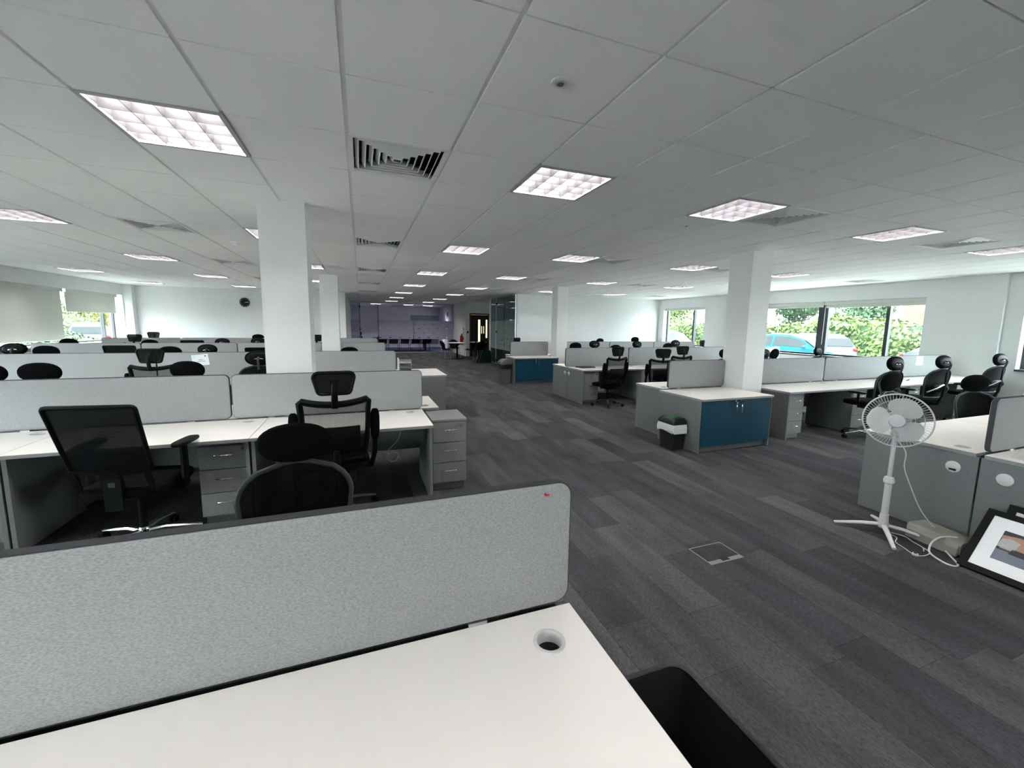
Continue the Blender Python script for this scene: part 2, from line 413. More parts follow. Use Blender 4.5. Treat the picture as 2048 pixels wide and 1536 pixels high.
# ------------------------------------------------------------------ ceiling: tiles, grid
ceil = struct('ceiling', MB().box(-7.2, 11.6, YB-.2, 27, C+.22, C+.45), 'soffit')
LI = [(-5.5, j) for j in (-8.5, -3.5, 1.5, 6.5, 11.5, 16.5, 21.5)] + [(-9.5, j) for j in (-3.5, 1.5, 6.5, 11.5, 16.5, 21.5)] + \
     [(-1.5, j) for j in (-8.5, -3.5, 1.5, 6.5, 11.5, 16.5, 21.5)] + [(2.5, j) for j in (-8.5, -3.5, 1.5, 6.5, 11.5, 16.5, 21.5, 26.5, 31.5)] + \
     [(5.5, j) for j in (-8.5, -3.5, 1.5, 6.5, 11.5, 16.5, 21.5, 26.5, 31.5)] + [(9.5, j) for j in (-8.5, -3.5, 1.5, 6.5, 11.5, 16.5)] + \
     [(13.5, j) for j in (-8.5, -3.5, 1.5, 6.5, 11.5, 16.5)]
VE = [(.5, 1.5), (.5, 6.5), (.5, 11.5), (.5, 16.5), (.5, 21.5), (6.5, 1.5), (6.5, 6.5), (6.5, 11.5), (6.5, 16.5), (6.5, 21.5),
      (-3.5, 6.5), (-3.5, 11.5), (-3.5, 16.5), (11.5, 1.5), (10.5, 6.5), (11.5, 11.5), (17.5, 6.5), (16.5, 16.5)]
used = set((math.floor(i), math.floor(j)) for i, j in LI+VE) | {(1, 37), (4, 37), (6, 38)}
TIL = []
for i in range(-12, 19):
    for j in range(-10, 43):
        x0, x1, y0, y1 = max(i*.6, XW0), min(i*.6+.6, XW1), max(j*.6, YB), min(j*.6+.6, 25.6)
        if x1-x0 < .05 or y1-y0 < .05 or (i, j) in used: continue
        xm, ym = (x0+x1)/2, (y0+y1)/2
        if (xm < -.6 and ym > YBL) or (xm > 9 and ym > YBR+.2) or (xm > 5.2 and ym > 20.4): continue
        TIL.append((x0, x1, y0, y1))
big = set(sorted([t for t in TIL if inview((t[0]+t[1])/2, (t[2]+t[3])/2, C)], key=lambda t: -inview((t[0]+t[1])/2, (t[2]+t[3])/2, C))[:295])
GX, GY = .011, .004                   # half gap across x (deep groove) / across y (fine line)
tm = {}; rest = MB()
for t in TIL:
    w, d = round(t[1]-t[0], 4), round(t[3]-t[2], 4)
    if t in big:
        if (w, d) not in tm:
            b_ = MB(); b_.box(GX, w-GX, GY, d-GY, 0, .016)
            tm[(w, d)] = b_.build('ceiling_tile', 'ceiltile', ceil, flat=True); o = tm[(w, d)]
        else:
            o = tm[(w, d)].copy(); COL.objects.link(o); o.parent = ceil
        o.location = (t[0], t[2], C)
    else: rest.box(t[0]+GX, t[1]-GX, t[2]+GY, t[3]-GY, C, C+.016)
rs = rest.build('ceiling_tiles_beyond', 'ceiltile', ceil, flat=True); rs['kind'] = 'stuff'
g = MB()
for i in range(-11, 19): g.box(i*.6-.014, i*.6+.014, YB, 25.6, C+.010, C+.04)
for j in range(-9, 43): g.box(XW0, XW1, j*.6-.012, j*.6+.012, C+.011, C+.04)
g.build('ceiling_grid', 'tbar', ceil, flat=True)

# ------------------------------------------------------------------ ceiling lights
def make_light(mt):
    t = thing('ceiling_light', '', 'ceiling light')
    f = MB()
    for a, b in ((-.30, -.278), (.278, .30)):
        f.box(a, b, -.30, .30, -.006, .012); f.box(-.278, .278, a, b, -.006, .012)
    f.build('frame', 'palegrey', t, flat=True)
    h = MB(); h.box(-.29, -.276, -.29, .29, .012, .10); h.box(.276, .29, -.29, .29, .012, .10); h.box(-.276, .276, -.29, -.276, .012, .10); h.box(-.276, .276, .276, .29, .012, .10); h.box(-.29, .29, -.29, .29, .10, .112)
    h.build('housing', 'louvre', t, flat=True)
    e = MB()
    for k in range(4): e.box(-.262, .262, -.2085+.139*k-.05, -.2085+.139*k+.05, .088, .094)
    e.build('lamp_tray', mt, t, flat=True)
    for k in range(3):
        p = -.139 + .139*k
        tri = [(p-.0015, -.002), (p+.0015, -.002), (p+.006, .062), (p-.006, .062)]
        MB().prism(tri, -.276, .276).build('louvre_blade', 'louvre', t, flat=True)
        MB().prism(tri, -.276, .276, Matrix.Rotation(PI/2, 4, 'Z')).build('louvre_blade', 'louvre', t, flat=True)
    return t
lt = make_light('tube'); first = True
RN = {-9.5: 'by the left windows', -5.5: 'over the left desks', -1.5: 'of the left columns', 2.5: 'edging the left desks',
      5.5: 'along the aisle', 9.5: 'of the right column', 13.5: 'nearest the right windows'}
cnt = {}
for i, j in LI:
    if j > 0:
        k = cnt.get(i, 0); cnt[i] = k+1
        lab = '%s louvred ceiling light from the camera, row %s' % (ORD[k], RN[i])
    else: lab = 'added unseen ceiling light behind the camera in the row %s' % RN[i] if j > -5 else 'added unseen ceiling light at the rear wall in the row %s' % RN[i]  # unseen lights added behind the camera to even out the room lighting
    loc = (i*.6, j*.6, C)
    if first: lt.location = loc; lt['label'] = lab; lt['group'] = 'louvred ceiling lights'; first = False
    else: dup(lt, loc, 0, lab, 'louvred ceiling lights')
lp = make_light('tube_purple'); lp.location = (.9, 22.5, C); lp['label'] = 'ceiling light in the meeting room above the open glass door'; lp['group'] = 'meeting room lights'
dup(lp, (2.7, 22.5, C), 0, 'ceiling light in the meeting room above the long table', 'meeting room lights')
dup(lp, (3.9, 23.1, C), 0, 'ceiling light in the meeting room near its clock', 'meeting room lights')

def make_vent():
    t = thing('ceiling_vent', '', 'air vent')
    f = MB(); f.box(-.30, -.27, -.30, .30, -.004, .012); f.box(.27, .30, -.30, .30, -.004, .012); f.box(-.27, .27, -.30, -.27, -.004, .012); f.box(-.27, .27, .27, .30, -.004, .012)
    f.build('face_plate', 'white', t, flat=True)
    MB().box(-.29, .29, -.29, .29, .09, .10).build('duct', 'black', t, flat=True)
    for k in range(6):                  # nested square cones
        a, b = .262-.043*k, .262-.043*k-.021
        m = MB(); vs = []
        for r_, z in ((a, .036), (b, -.003), (b-.003, -.001), (a-.003, .038)):
            vs += [(-r_, -r_, z), (r_, -r_, z), (r_, r_, z), (-r_, r_, z)]
        fs = []
        for q in range(4):
            for e in range(4): fs.append((q*4+e, q*4+(e+1) % 4, ((q+1) % 4)*4+(e+1) % 4, ((q+1) % 4)*4+e))
        m.add(vs, fs).build('deflector_ring', 'white', t, flat=True)
    return t
vt = make_vent(); cnt = {}
VN = {.5: 'in the line above the left desk ends', 6.5: 'next to the aisle lights', -3.5: 'over the left desks', 11.5: 'over the right-hand desks', 10.5: 'just behind the right column',
      17.5: 'close to the wide right window', 16.5: 'close to the far right window'}
for q, (i, j) in enumerate(VE):
    k = cnt.get(i, 0); cnt[i] = k+1
    lab = '%s square white ceiling vent from the camera, %s' % (ORD[k], VN[i])
    if q == 0: vt.location = (i*.6, j*.6, C); vt['label'] = lab; vt['group'] = 'square ceiling vents'
    else: dup(vt, (i*.6, j*.6, C), 0, lab, 'square ceiling vents')
# sensors
def sensor(loc, lab, r=.045):
    t = thing('ceiling_sensor', lab, 'sensor', loc)
    MB().lathe([(r, 0), (r, -.003), (r*.85, -.006), (r*.62, -.006)], n=28).build('rim', 'white', t)
    MB().lathe([(r*.6, -.005), (r*.5, -.008), (.0, -.0085)], n=24).build('lens', 'palegrey', t)
    MB().lathe([(r*.36, -.008), (r*.28, -.011), (0, -.0115)], n=20).build('detector_eye', 'bingrey', t)
sensor((.901, -.289, C), 'round white ceiling sensor with a dark lens nearest the camera')
sensor((3.30, 1.51, C), 'tiny round ceiling sensor beside the light next to the right column', .03)
t = thing('smoke_detector', 'white smoke detector hanging from the ceiling left of the broad column', 'smoke detector', (-1.53, 4.648, C))
MB().lathe([(.055, 0), (.055, -.015), (.05, -.02), (.045, -.021)], n=24).build('base', 'white', t)
MB().lathe([(.04, -.021), (.042, -.035), (.036, -.05), (.02, -.056), (0, -.057)], n=24).build('chamber', 'white', t)

# ------------------------------------------------------------------ windows and blinds
def window(n, xg, side, ya, yb, za, zb, mull, lab):
    """glazing plane at x=xg; side=+1 outside is +x"""
    t = bpy.data.objects.new('window_%d' % n, None); COL.objects.link(t); t['kind'] = 'structure'; t['label'] = lab
    f = MB(); w = .05
    f.box(xg-.03, xg+.03, ya, ya+w, za, zb); f.box(xg-.03, xg+.03, yb-w, yb, za, zb); f.box(xg-.03, xg+.03, ya+w, yb-w, za, za+w); f.box(xg-.03, xg+.03, ya+w, yb-w, zb-w, zb)
    f.build('window_frame', 'darkframe', t, flat=True)
    for (m0, m1) in mull: MB().box(xg-.045, xg+.045, m0, m1, za+w, zb-w).build('mullion', 'darkframe', t, flat=True)
    e = [ya+w] + [v for m in mull for v in m] + [yb-w]
    for k in range(0, len(e), 2): MB().box(xg-.004, xg+.004, e[k], e[k+1], za+w, zb-w).build('pane', 'glass', t, flat=True)
    xi = XW1-.04 if side > 0 else XW0+.04
    MB().box(min(xi, xg-side*.03), max(xi, xg-side*.03), ya, yb, za-.03, za+.006).build('sill', 'white' if side < 0 else 'darkframe', t, flat=True)
window(1, 11.45, 1, 3.12, 6.95, .89, 2.28, [(3.80, 3.87), (5.13, 5.37)], 'wide window in the right wall looking onto parked cars and a hedge')
window(2, 11.45, 1, 9.05, 11.1, .89, 2.28, [(9.66, 9.73)], 'narrower far window in the right wall with white cars outside')
window(3, 11.45, 1, -1.8, 1.72, .89, 2.28, [(-.1, -.03)], 'window at the right edge of the picture')
window(4, -7.08, -1, 9.0, 14.05, .93, 2.32, [(11.6, 11.68), (13.45, 13.51)], 'far left window with roller blinds')
window(5, -7.08, -1, 4.4, 7.7, .93, 2.32, [(6.0, 6.06)], 'left window outside the picture, second from the clock wall')
window(6, -7.08, -1, -.2, 3.1, .93, 2.32, [(1.4, 1.46)], 'left window outside the picture, third from the clock wall')
window(7, 11.45, 1, -5.4, -2.6, .89, 2.28, [(-4.0, -3.94)], 'right window behind the camera')
window(8, -7.08, -1, -4.9, -1.6, .93, 2.32, [(-3.2, -3.14)], 'left window behind the camera')
def blind(x, side, ya, yb, ztop, zbot, lab):
    t = thing('roller_blind', lab, 'blind', (x, (ya+yb)/2, ztop), 0, 'pale roller blinds')
    h = (yb-ya)/2
    MB().box(-.045, .045, -h, h, -.085, 0).build('cassette', 'blind', t, flat=True)
    MB().box(-.004, .004, -h+.02, h-.02, zbot-ztop, -.085).build('blind_fabric', 'blindcloth', t, flat=True)
    MB().cyl((0, -h+.02, zbot-ztop), (0, h-.02, zbot-ztop), .011, n=10).build('bottom_bar', 'blind', t)
    MB().tube([(-side*.02, h-.01, -.05), (-side*.02, h-.008, -.7), (-side*.025, h-.006, -1.1)], .003, 5).build('pull_cord', 'white', t)
blind(11.33, 1, 3.14, 5.16, 2.28, 2.125, 'pale green roller blind rolled up over the right part of wide window')
blind(11.33, 1, 5.20, 6.93, 2.28, 2.15, 'pale roller blind rolled up beside the right column')
blind(11.33, 1, 9.07, 11.08, 2.28, 2.20, 'roller blind rolled up over the far right window')
blind(11.33, 1, -1.78, 1.70, 2.28, 2.12, 'roller blind over the window at right picture edge')
blind(-6.93, -1, 9.02, 11.50, 2.32, 1.05, 'grey roller blind pulled almost fully down at left picture edge')
blind(-6.93, -1, 11.62, 13.93, 2.32, 1.76, 'grey roller blind pulled halfway down over the far left window')
blind(-6.93, -1, 4.42, 7.68, 2.32, 1.4, 'roller blind on the left window outside the picture')
t = thing('radiator', 'white radiator below the far left window', 'radiator', (-6.70, 13.0, 0))
MB().box(-.05, .05, -.85, .85, .12, .86).build('radiator_panel', 'white', t, flat=True)
for k in range(5): MB().box(.05, .058, -.75+.34*k, -.61+.34*k, .16, .82).build('convector_rib', 'white', t, flat=True)

# ------------------------------------------------------------------ desks
def top_with_hole(x0, x1, y0, y1, z0, z1, hx, hy, r):
    m = MB(); s = r*1.5; n = 24
    for (a, b, c, d) in ((x0, hx-s, y0, y1), (hx+s, x1, y0, y1), (hx-s, hx+s, y0, hy-s), (hx-s, hx+s, hy+s, y1)): m.box(a, b, c, d, z0, z1)
    vs = []
    for z in (z0, z1):
        for k in range(n):
            a = 2*PI*k/n; ca, sa = math.cos(a), math.sin(a); q = s/max(abs(ca), abs(sa))
            vs += [(hx+r*ca, hy+r*sa, z), (hx+q*ca, hy+q*sa, z)]
    fs = []
    for k in range(n):
        a, b = 2*k, 2*((k+1) % n); o = 2*n
        fs += [(a, b, b+1, a+1), (o+a, o+a+1, o+b+1, o+b), (a, o+a, o+b, b)]
    return m.add(vs, fs)
def desk(x0, x1, yf, yb, label, group, port=None, pl=True, pr=True, ports=(), top=DZ):
    """yf = user edge, yb = screen edge; origin at the floor centre"""
    cx, cy = (x0+x1)/2, (yf+yb)/2; t = thing('desk', label, 'desk', (cx, cy, 0), 0, group)
    a, b, c, d = x0-cx, x1-cx, min(yf, yb)-cy, max(yf, yb)-cy; sg = 1 if yb > yf else -1; z = top
    if port is not None:
        hx, hy = port-cx, (yb-cy)-sg*.125
        m = top_with_hole(a+.001, b-.001, c, d, z-.025, z, hx, hy, .038); m.build('desktop', 'desk', t, flat=True)
        MB().lathe([(.046, z), (.045, z+.004), (.037, z+.004), (.0345, z), (.0345, z-.03), (.0375, z-.03)], (hx, hy, 0), 28, cap=False).build('cable_port', 'whiteplastic', t)
    else: MB().box(a+.001, b-.001, c, d, z-.025, z).build('desktop', 'desk', t, flat=True)
    e = MB(); q = .0012
    e.box(a, b, c-q, c, z-.024, z-.002); e.box(a, b, d, d+q, z-.024, z-.002); e.box(a-q, a, c, d, z-.024, z-.002); e.box(b, b+q, c, d, z-.024, z-.002)
    e.build('edge_band', 'deskedge', t, flat=True)
    if pl: MB().box(a+.006, a+.031, *((c+.02, d+.016) if sg > 0 else (c-.016, d-.02)), .004, z-.025).build('end_panel', 'panel', t, flat=True)
    if pr: MB().box(b-.031, b-.006, *((c+.02, d+.016) if sg > 0 else (c-.016, d-.02)), .004, z-.025).build('end_panel', 'panel', t, flat=True)
    ym = (yb-cy)-sg*.05
    MB().box(a+.031, b-.031, min(ym, ym+.02), max(ym, ym+.02), .30, z-.03).build('modesty_panel', 'panel', t, flat=True)
    for (px, py, pz, dirx) in ports:
        xx = (a+.006) if dirx < 0 else (b-.006)
        Mx = Matrix.Translation((xx, py-cy, pz)) @ Matrix.Rotation(-PI/2 if dirx < 0 else PI/2, 4, 'Y')
        p = MB().lathe([(.043, 0), (.043, .004), (.039, .006), (0, .0065)], n=26, M=Mx).build('side_cable_port', 'whiteplastic', t)
        Mh = Mx @ Matrix.Translation((-.022, 0, .0066))
        if px == 0: MB().box(-.006, .008, -.02, .02, 0, .0012, Mh).build('port_slot', 'black', p, flat=True)
    return t
def pedestal(x0, x1, yf, yb, h, label, group, wheels=False):
    """drawers face -y if yf<yb"""
    cx, cy = (x0+x1)/2, (yf+yb)/2; w = (x1-x0)/2; dp = abs(yb-yf)/2; rz = 0 if yf < yb else PI
    t = thing('drawer_pedestal', label, 'drawer unit', (cx, cy, 0), rz, group)
    MB().box(-w, w, -dp+.02, dp, .075, h-.018).build('carcass', 'drawer', t, flat=True)
    MB().box(-w+.015, w-.015, -dp+.04, dp-.02, .002, .075).build('plinth', 'panel', t, flat=True)
    MB().box(-w-.004, w+.004, -dp, dp+.002, h-.018, h).build('unit_top', 'drawer', t, flat=True)
    z0 = .08; dh = (h-.022-z0)/3
    for k in range(3):
        d = MB().box(-w+.003, w-.003, -dp+.001, -dp+.0195, z0+dh*k+.003, z0+dh*(k+1)-.003).build('drawer', 'drawer', t, flat=True)
        zc = z0+dh*(k+.62); hw = min(.055, w*.4)
        MB().tube([(-hw, -dp, zc), (-hw, -dp-.022, zc), (-hw+.006, -dp-.026, zc), (hw-.006, -dp-.026, zc), (hw, -dp-.022, zc), (hw, -dp, zc)], .004, 8).build('handle', 'chrome', d)
    MB().cyl((w-.045, -dp+.002, h-.055), (w-.045, -dp-.006, h-.055), .011, n=16).build('lock', 'chrome', t)
    return t
def screen(x0, x1, y, label, group, zb=.702, zt=ST, post=True):
    cx = (x0+x1)/2; t = thing('desk_screen', label, 'desk screen', (cx, y, 0), 0, group); a, b = x0-cx, x1-cx
    MB().prism(rr(a, b, zb, zt, .045), -.014, .014).build('core_frame', 'trim', t)
    for s in (-1, 1):
        m = MB(); p = rr(a+.004, b-.004, zb+.004, zt-.004, .042, 6); pi_ = rr(a+.009, b-.009, zb+.009, zt-.009, .038, 6); n = len(p)
        vs = [(x, s*.013, z) for x, z in p] + [(x, s*.0165, z) for x, z in p] + [(x, s*.0195, z) for x, z in pi_]
        fs = [(i, (i+1) % n, n+(i+1) % n, n+i) for i in range(n)] + [(n+i, n+(i+1) % n, 2*n+(i+1) % n, 2*n+i) for i in range(n)] + [tuple(range(2*n, 3*n))]
        if s > 0: fs = [tuple(reversed(f)) for f in fs]
        m.add(vs, fs).build('fabric_face', 'fabric', t)
    for q in (a+.18*(b-a), b-.18*(b-a)):
        MB().box(q-.028, q+.028, -.023, .023, DZ, zb+.002).build('mounting_bracket', 'alu', t, flat=True)
    return t
BL = ['foreground', 'second', 'third', 'fourth', 'fifth']
POSN = ['at the aisle end', 'second from the aisle', 'third from the aisle', 'fourth from the aisle', 'fifth from the aisle']

# left banks: (screen y, near-row right x, far-row right x, n desks, screen right x, n screens)
LB = [(-.965, .64, .64, 2, .638, 2), (2.19, .612, .795, 3, .617, 3), (5.30, .60, .60, 4, .60, 4), (8.42, .59, .59, 4, .59, 4), (11.45, .52, .52, 4, .52, 4)]
for k, (ys, xn, xf, nd, xs, ns) in enumerate(LB):
    for q in range(nd):
        for side in (-1, 1):
            xr = xn if side < 0 else xf; b = xr-1.393*q; a = b-1.39
            if k == 3 or (k == 1 and side > 0):           # the column stands in this row: the desks stop either side of it
                b = xr if q == 0 else -.815-1.393*(q-1); a = -.395 if q == 0 else b-1.39
            yb = ys + side*.022; yf = ys + side*(.74 if k else .79)
            port = b-.13 if q < 3 else None
            desk(a, b, yf, yb, 'white desk %s on the %s side of the %s left bank' % (POSN[q], 'near' if side < 0 else 'far', BL[k]), 'left bank desks', port, pr=True, pl=(q == nd-1 or k < 2))
    for q in range(ns):
        b = xs-1.685*q; a = b-1.672
        if k == 3: b = xs if q == 0 else -.82-1.685*(q-1); a = -.395 if q == 0 else b-1.672
        screen(a, b, ys, 'light grey fabric screen %s on the %s left bank' % (POSN[q], BL[k]), 'left desk screens')
pedestal(-1.135, -.80, 1.53, 2.05, .655, 'grey three-drawer unit under the desk beside the mesh back chair', 'drawer units')
pedestal(.635, .955, 1.645, 2.07, .69, 'freestanding grey drawer unit with a key at the aisle end of desks', 'drawer units')
pedestal(-2.535, -2.2, 1.53, 2.05, .655, 'grey drawer unit under the third desk from the aisle', 'drawer units')
# right banks
def rdesks(n, x0, ys, side, label, dep=.70, yoff=.022, first_ports=(), np=3):
    for q in range(n):
        a = x0+1.40*q; b = a+1.397
        desk(a, b, ys+side*dep, ys+side*yoff, '%s, %s' % (label, POSN[q]), 'right bank desks', a+.13 if q < np else None, pl=True, pr=(q == n-1), ports=first_ports if q == 0 else ())
rdesks(2, 4.215, -.55, 1, 'white desk on the far side of the bank behind the fan', .735, first_ports=((0, -.416, .556, -1),))
rdesks(2, 4.215, -.55, -1, 'white desk on the near side of the bank behind the fan', .735, first_ports=((1, -.684, .55, -1),))
rdesks(4, 5.64, 2.565, -1, 'white desk facing the fan beside the right column', .70)
rdesks(5, 4.08, 2.60, 1, 'white desk behind the blue cupboard with the bin', .63)
rdesks(5, 4.17, 5.70, -1, 'white desk on the near side of the middle right bank', .70, first_ports=((0, 5.62, .56, -1),))
rdesks(5, 4.17, 5.70, 1, 'white desk on the far side of the middle right bank', .70, first_ports=((0, 5.80, .56, -1),))
rdesks(4, 5.60, 8.80, -1, 'white desk on the near side of the rearmost right bank', .70, np=0)
rdesks(5, 4.10, 8.80, 1, 'white desk on the far side of the rearmost right bank', .72, np=0)
for k, (xs, ys, w, n, nm) in enumerate(((4.29, -.55, 1.672, 2, 'bank behind the fan'), (5.60, 2.585, 1.80, 3, 'bank right of the column'), (4.12, 5.70, 1.59, 4, 'middle right bank'), (5.60, 8.80, 1.66, 3, 'rearmost right bank'))):
    for q in range(n):
        screen(xs+(w+.013)*q, xs+(w+.013)*q+w, ys, 'light grey fabric screen %s on the %s' % (POSN[q], nm), 'right desk screens')
screen(4.13, 5.17, 2.585, 'short light grey screen between the blue cupboard and desk', 'right desk screens')
screen(4.0, 5.17, 8.80, 'short light grey screen behind the far blue cupboard', 'right desk screens')
for k in range(4):
    x = 5.68+1.40*k
    pedestal(x, x+.30, 1.90, 2.42, .655, 'grey drawer unit under the desk facing the fan, %s from the right column' % ORD[k], 'drawer units')
for k in range(2):
    x = 4.21+1.40*k
    pedestal(x, x+.33, 5.035, 5.55, .655, 'grey drawer unit in the middle right bank, %s from the aisle' % ORD[k], 'drawer units')

# ------------------------------------------------------------------ cupboards
def cupboard(x0, x1, y0, y1, label, face, door_mat='teal', keys=True):
    """face='-y' doors towards the camera, '+x' doors towards the aisle"""
    cx, cy = (x0+x1)/2, (y0+y1)/2; w, d = ((x1-x0)/2, (y1-y0)/2) if face == '-y' else ((y1-y0)/2, (x1-x0)/2)
    t = thing('cupboard', label, 'cupboard', (cx, cy, 0), 0 if face == '-y' else PI/2, 'low office cupboards')
    MB().box(-w, w, -d, d, DZ-.025, DZ).build('cupboard_top', 'desk', t, flat=True)
    q = .0012; e = MB(); e.box(-w, w, -d-q, -d, DZ-.024, DZ-.002); e.box(-w, w, d, d+q, DZ-.024, DZ-.002); e.box(-w-q, -w, -d, d, DZ-.024, DZ-.002); e.box(w, w+q, -d, d, DZ-.024, DZ-.002)
    e.build('edge_band', 'deskedge', t, flat=True)
    for s in (-1, 1): MB().box(min(s*w*.998, s*(w-.022)), max(s*w*.998, s*(w-.022)), -d+.02, d-.01, .004, DZ-.025).build('side_panel', 'panel', t, flat=True)
    MB().box(-w+.022, w-.022, d-.03, d-.012, .004, DZ-.025).build('back_panel', 'panel', t, flat=True)
    MB().box(-w+.022, w-.022, -d+.06, -d+.078, .004, .09).build('plinth', 'panel', t, flat=True)
    MB().box(-w+.022, w-.022, -d+.06, d-.03, .09, .105).build('bottom_shelf', 'panel', t, flat=True)
    for s in (-1, 1):
        a, b = (-w+.012, -.0015) if s < 0 else (.0015, w-.012)
        dr = MB().box(a, b, -d+.02, -d+.038, .085, DZ-.03).build('door', door_mat, t, flat=True)
        hx = s*.045
        MB().tube([(hx, -d+.02, .50), (hx, -d-.008, .50), (hx, -d-.012, .506), (hx, -d-.012, .594), (hx, -d-.008, .60), (hx, -d+.02, .60)], .006, 8).build('handle', 'chrome', dr)
        if keys:
            k = MB().cyl((hx, -d+.02, .645), (hx, -d+.008, .645), .011, n=14); k.box(hx-.002, hx+.002, -d-.012, -d+.008, .63, .655)
            if s < 0: k.ell((hx+.008, -d-.006, .618), (.010, .003, .016), 10, 8)
            k.build('key', 'chrome', dr)
    return t
cupboard(3.95, 5.17, 1.755, 2.535, 'low blue double-door cupboard with white top next to the bin', '-y')
cupboard(3.86, 5.15, 8.03, 8.77, 'far low blue double-door cupboard beside the grey bin', '-y')
cupboard(.635, 1.425, 4.93, 6.02, 'grey-sided cupboard with white top at the end of third left bank', '+x')

# ------------------------------------------------------------------ chairs (face +y, origin on the floor)
def star(t, m, r=.31, lift='chrome'):
    for k in range(5):
        a = 2*PI*k/5 + PI/2; c, s = math.cos(a), math.sin(a)
        pts = [(c*.02, s*.02, .105), (c*.12, s*.12, .112), (c*r*.8, s*r*.8, .088), (c*r, s*r, .075)]
        lg = MB().tube(pts, [.026, .023, .018, .015], 8, flat=.7).build('base_leg', m, t)
        w = MB(); p = Vector((c*r, s*r, .028)); d = Vector((-s, c, 0))
        for q in (-1, 1): w.cyl(p+d*q*.006, p+d*q*.022, .027, n=12)
        w.cyl((c*r, s*r, .05), (c*r, s*r, .08), .008, n=8)
        w.build('caster', 'blackplastic', lg)
    MB().lathe([(.03, .075), (.036, .09), (.036, .12), (.028, .135), (.0, .136)], n=18).build('hub', m, t)
    MB().cyl((0, 0, .12), (0, 0, .42), .022, n=14).build('gas_lift', 'blackplastic', t)
def seat(t, m, w=.25, d=.24, z=.46):
    MB().ell((0, .02, z), (w, d, .042), 28, 10, .5, .45).build('seat', m, t)
    MB().box(-.09, .09, -.11, .11, z-.085, z-.035).build('tilt_mechanism', 'blackplastic', t, flat=True)
    MB().tube([(.08, .05, z-.06), (.2, .05, z-.065), (.25, .05, z-.06)], .006, 6).build('tilt_lever', 'blackplastic', t)
RAISE = {'seat', 'tilt_mechanism', 'tilt_lever', 'back_frame', 'back_mesh', 'back_spine', 'headrest', 'headrest_stem', 'armrest', 'lumbar_support', 'back_shell'}
def backy(z):          # recline of a backrest
    return -.20 - (z-.55)*.16
def chair_head_mesh():     # mesh chair with a framed headrest and flip-up arms
    t = thing('office_chair', '', 'chair'); star(t, 'greyrim'); seat(t, 'blackfab')
    loop = []
    zt, zb, wt, wb = 1.0, .53, .245, .20
    for k in range(9):     # bottom edge
        u = -1+2*k/8; loop.append((wb*u, zb - .012*(1-u*u)))
    for k in range(1, 7): u = k/7; loop.append((wb+(wt-.012-wb)*u + .012*math.sin(PI*u), zb+(zt-.03-zb)*u))
    loop += [(wt-.004, zt-.012), (wt-.022, zt+.004)]
    for k in range(1, 8): u = 1-2*k/8; loop.append((wt*u*.92, zt - .030*(1-u*u) + .004))
    loop += [(-wt+.022, zt+.004), (-wt+.004, zt-.012)]
    for k in range(6, 0, -1): u = k/7; loop.append((-(wb+(wt-.012-wb)*u + .012*math.sin(PI*u)), zb+(zt-.03-zb)*u))
    cv = lambda x, z: backy(z) + .55*x*x
    MB().tube([(x, cv(x, z), z) for x, z in loop], .025, 8, closed=True, flat=.8).build('back_frame', 'blackplastic', t)
    def ms(u, v):
        z = zb + v*(zt-.03*(1-(2*u-1)**2)-zb); w = wb+(wt-wb)*v; x = w*(2*u-1)*.97
        return (x, cv(x, z), z)
    MB().surf(ms, 10, 10).build('back_mesh', 'backmesh', t)
    MB().surf(lambda u, v: ((2*u-1)*.17, cv((2*u-1)*.17, .60+v*.20)-.02-.02*math.sin(PI*v), .60+v*.20), 8, 6, .014).build('lumbar_support', 'blackplastic', t)
    MB().tube([(0, -.05, .40), (0, -.24, .42), (0, -.275, .52), (0, -.27, .62)], [.03, .03, .028, .022], 8, flat=.6).build('back_spine', 'blackplastic', t)
    MB().tube([(0, backy(.96)-.012, .95), (0, backy(1.03)-.022, 1.03), (0, backy(1.09)-.018, 1.10), (0, backy(1.12), 1.135)], [.026, .023, .02, .016], 8, flat=.5).build('headrest_stem', 'blackplastic', t)
    hz = 1.135; hp = []
    for x, z in rr(-.142, .142, -.078, .078, .038, 4):
        f = 1 - .16*(z < 0); hp.append((x*f, backy(hz)+.02+1.2*x*x, hz+z-.10*abs(x)*(.3 if z < 0 else -.1)))
    hd = MB().tube(hp, .013, 6, closed=True).build('headrest', 'blackplastic', t)
    MB().surf(lambda u, v: ((2*u-1)*(.115+.02*v), backy(hz)+.02+1.2*((2*u-1)*.128)**2, hz-.074+.148*v), 8, 5).build('headrest_mesh', 'densemesh', hd)
    MB().box(-.03, .03, backy(hz)+.0, backy(hz)+.018, hz-.02, hz+.03).build('headrest_bracket', 'blackplastic', hd, flat=True)
    for s in (-1, 1):
        a = MB().tube([(s*.10, -.06, .415), (s*.26, -.10, .43), (s*.285, -.14, .56), (s*.285, -.18, .68)], .018, 8, flat=1.3).build('armrest', 'blackplastic', t)
        MB().ell((s*.285, -.20, .79), (.036, .024, .13), 12, 10, .6, .7, Matrix.Rotation(.12, 3, 'X')).build('arm_pad', 'blackfab', a)
    return t
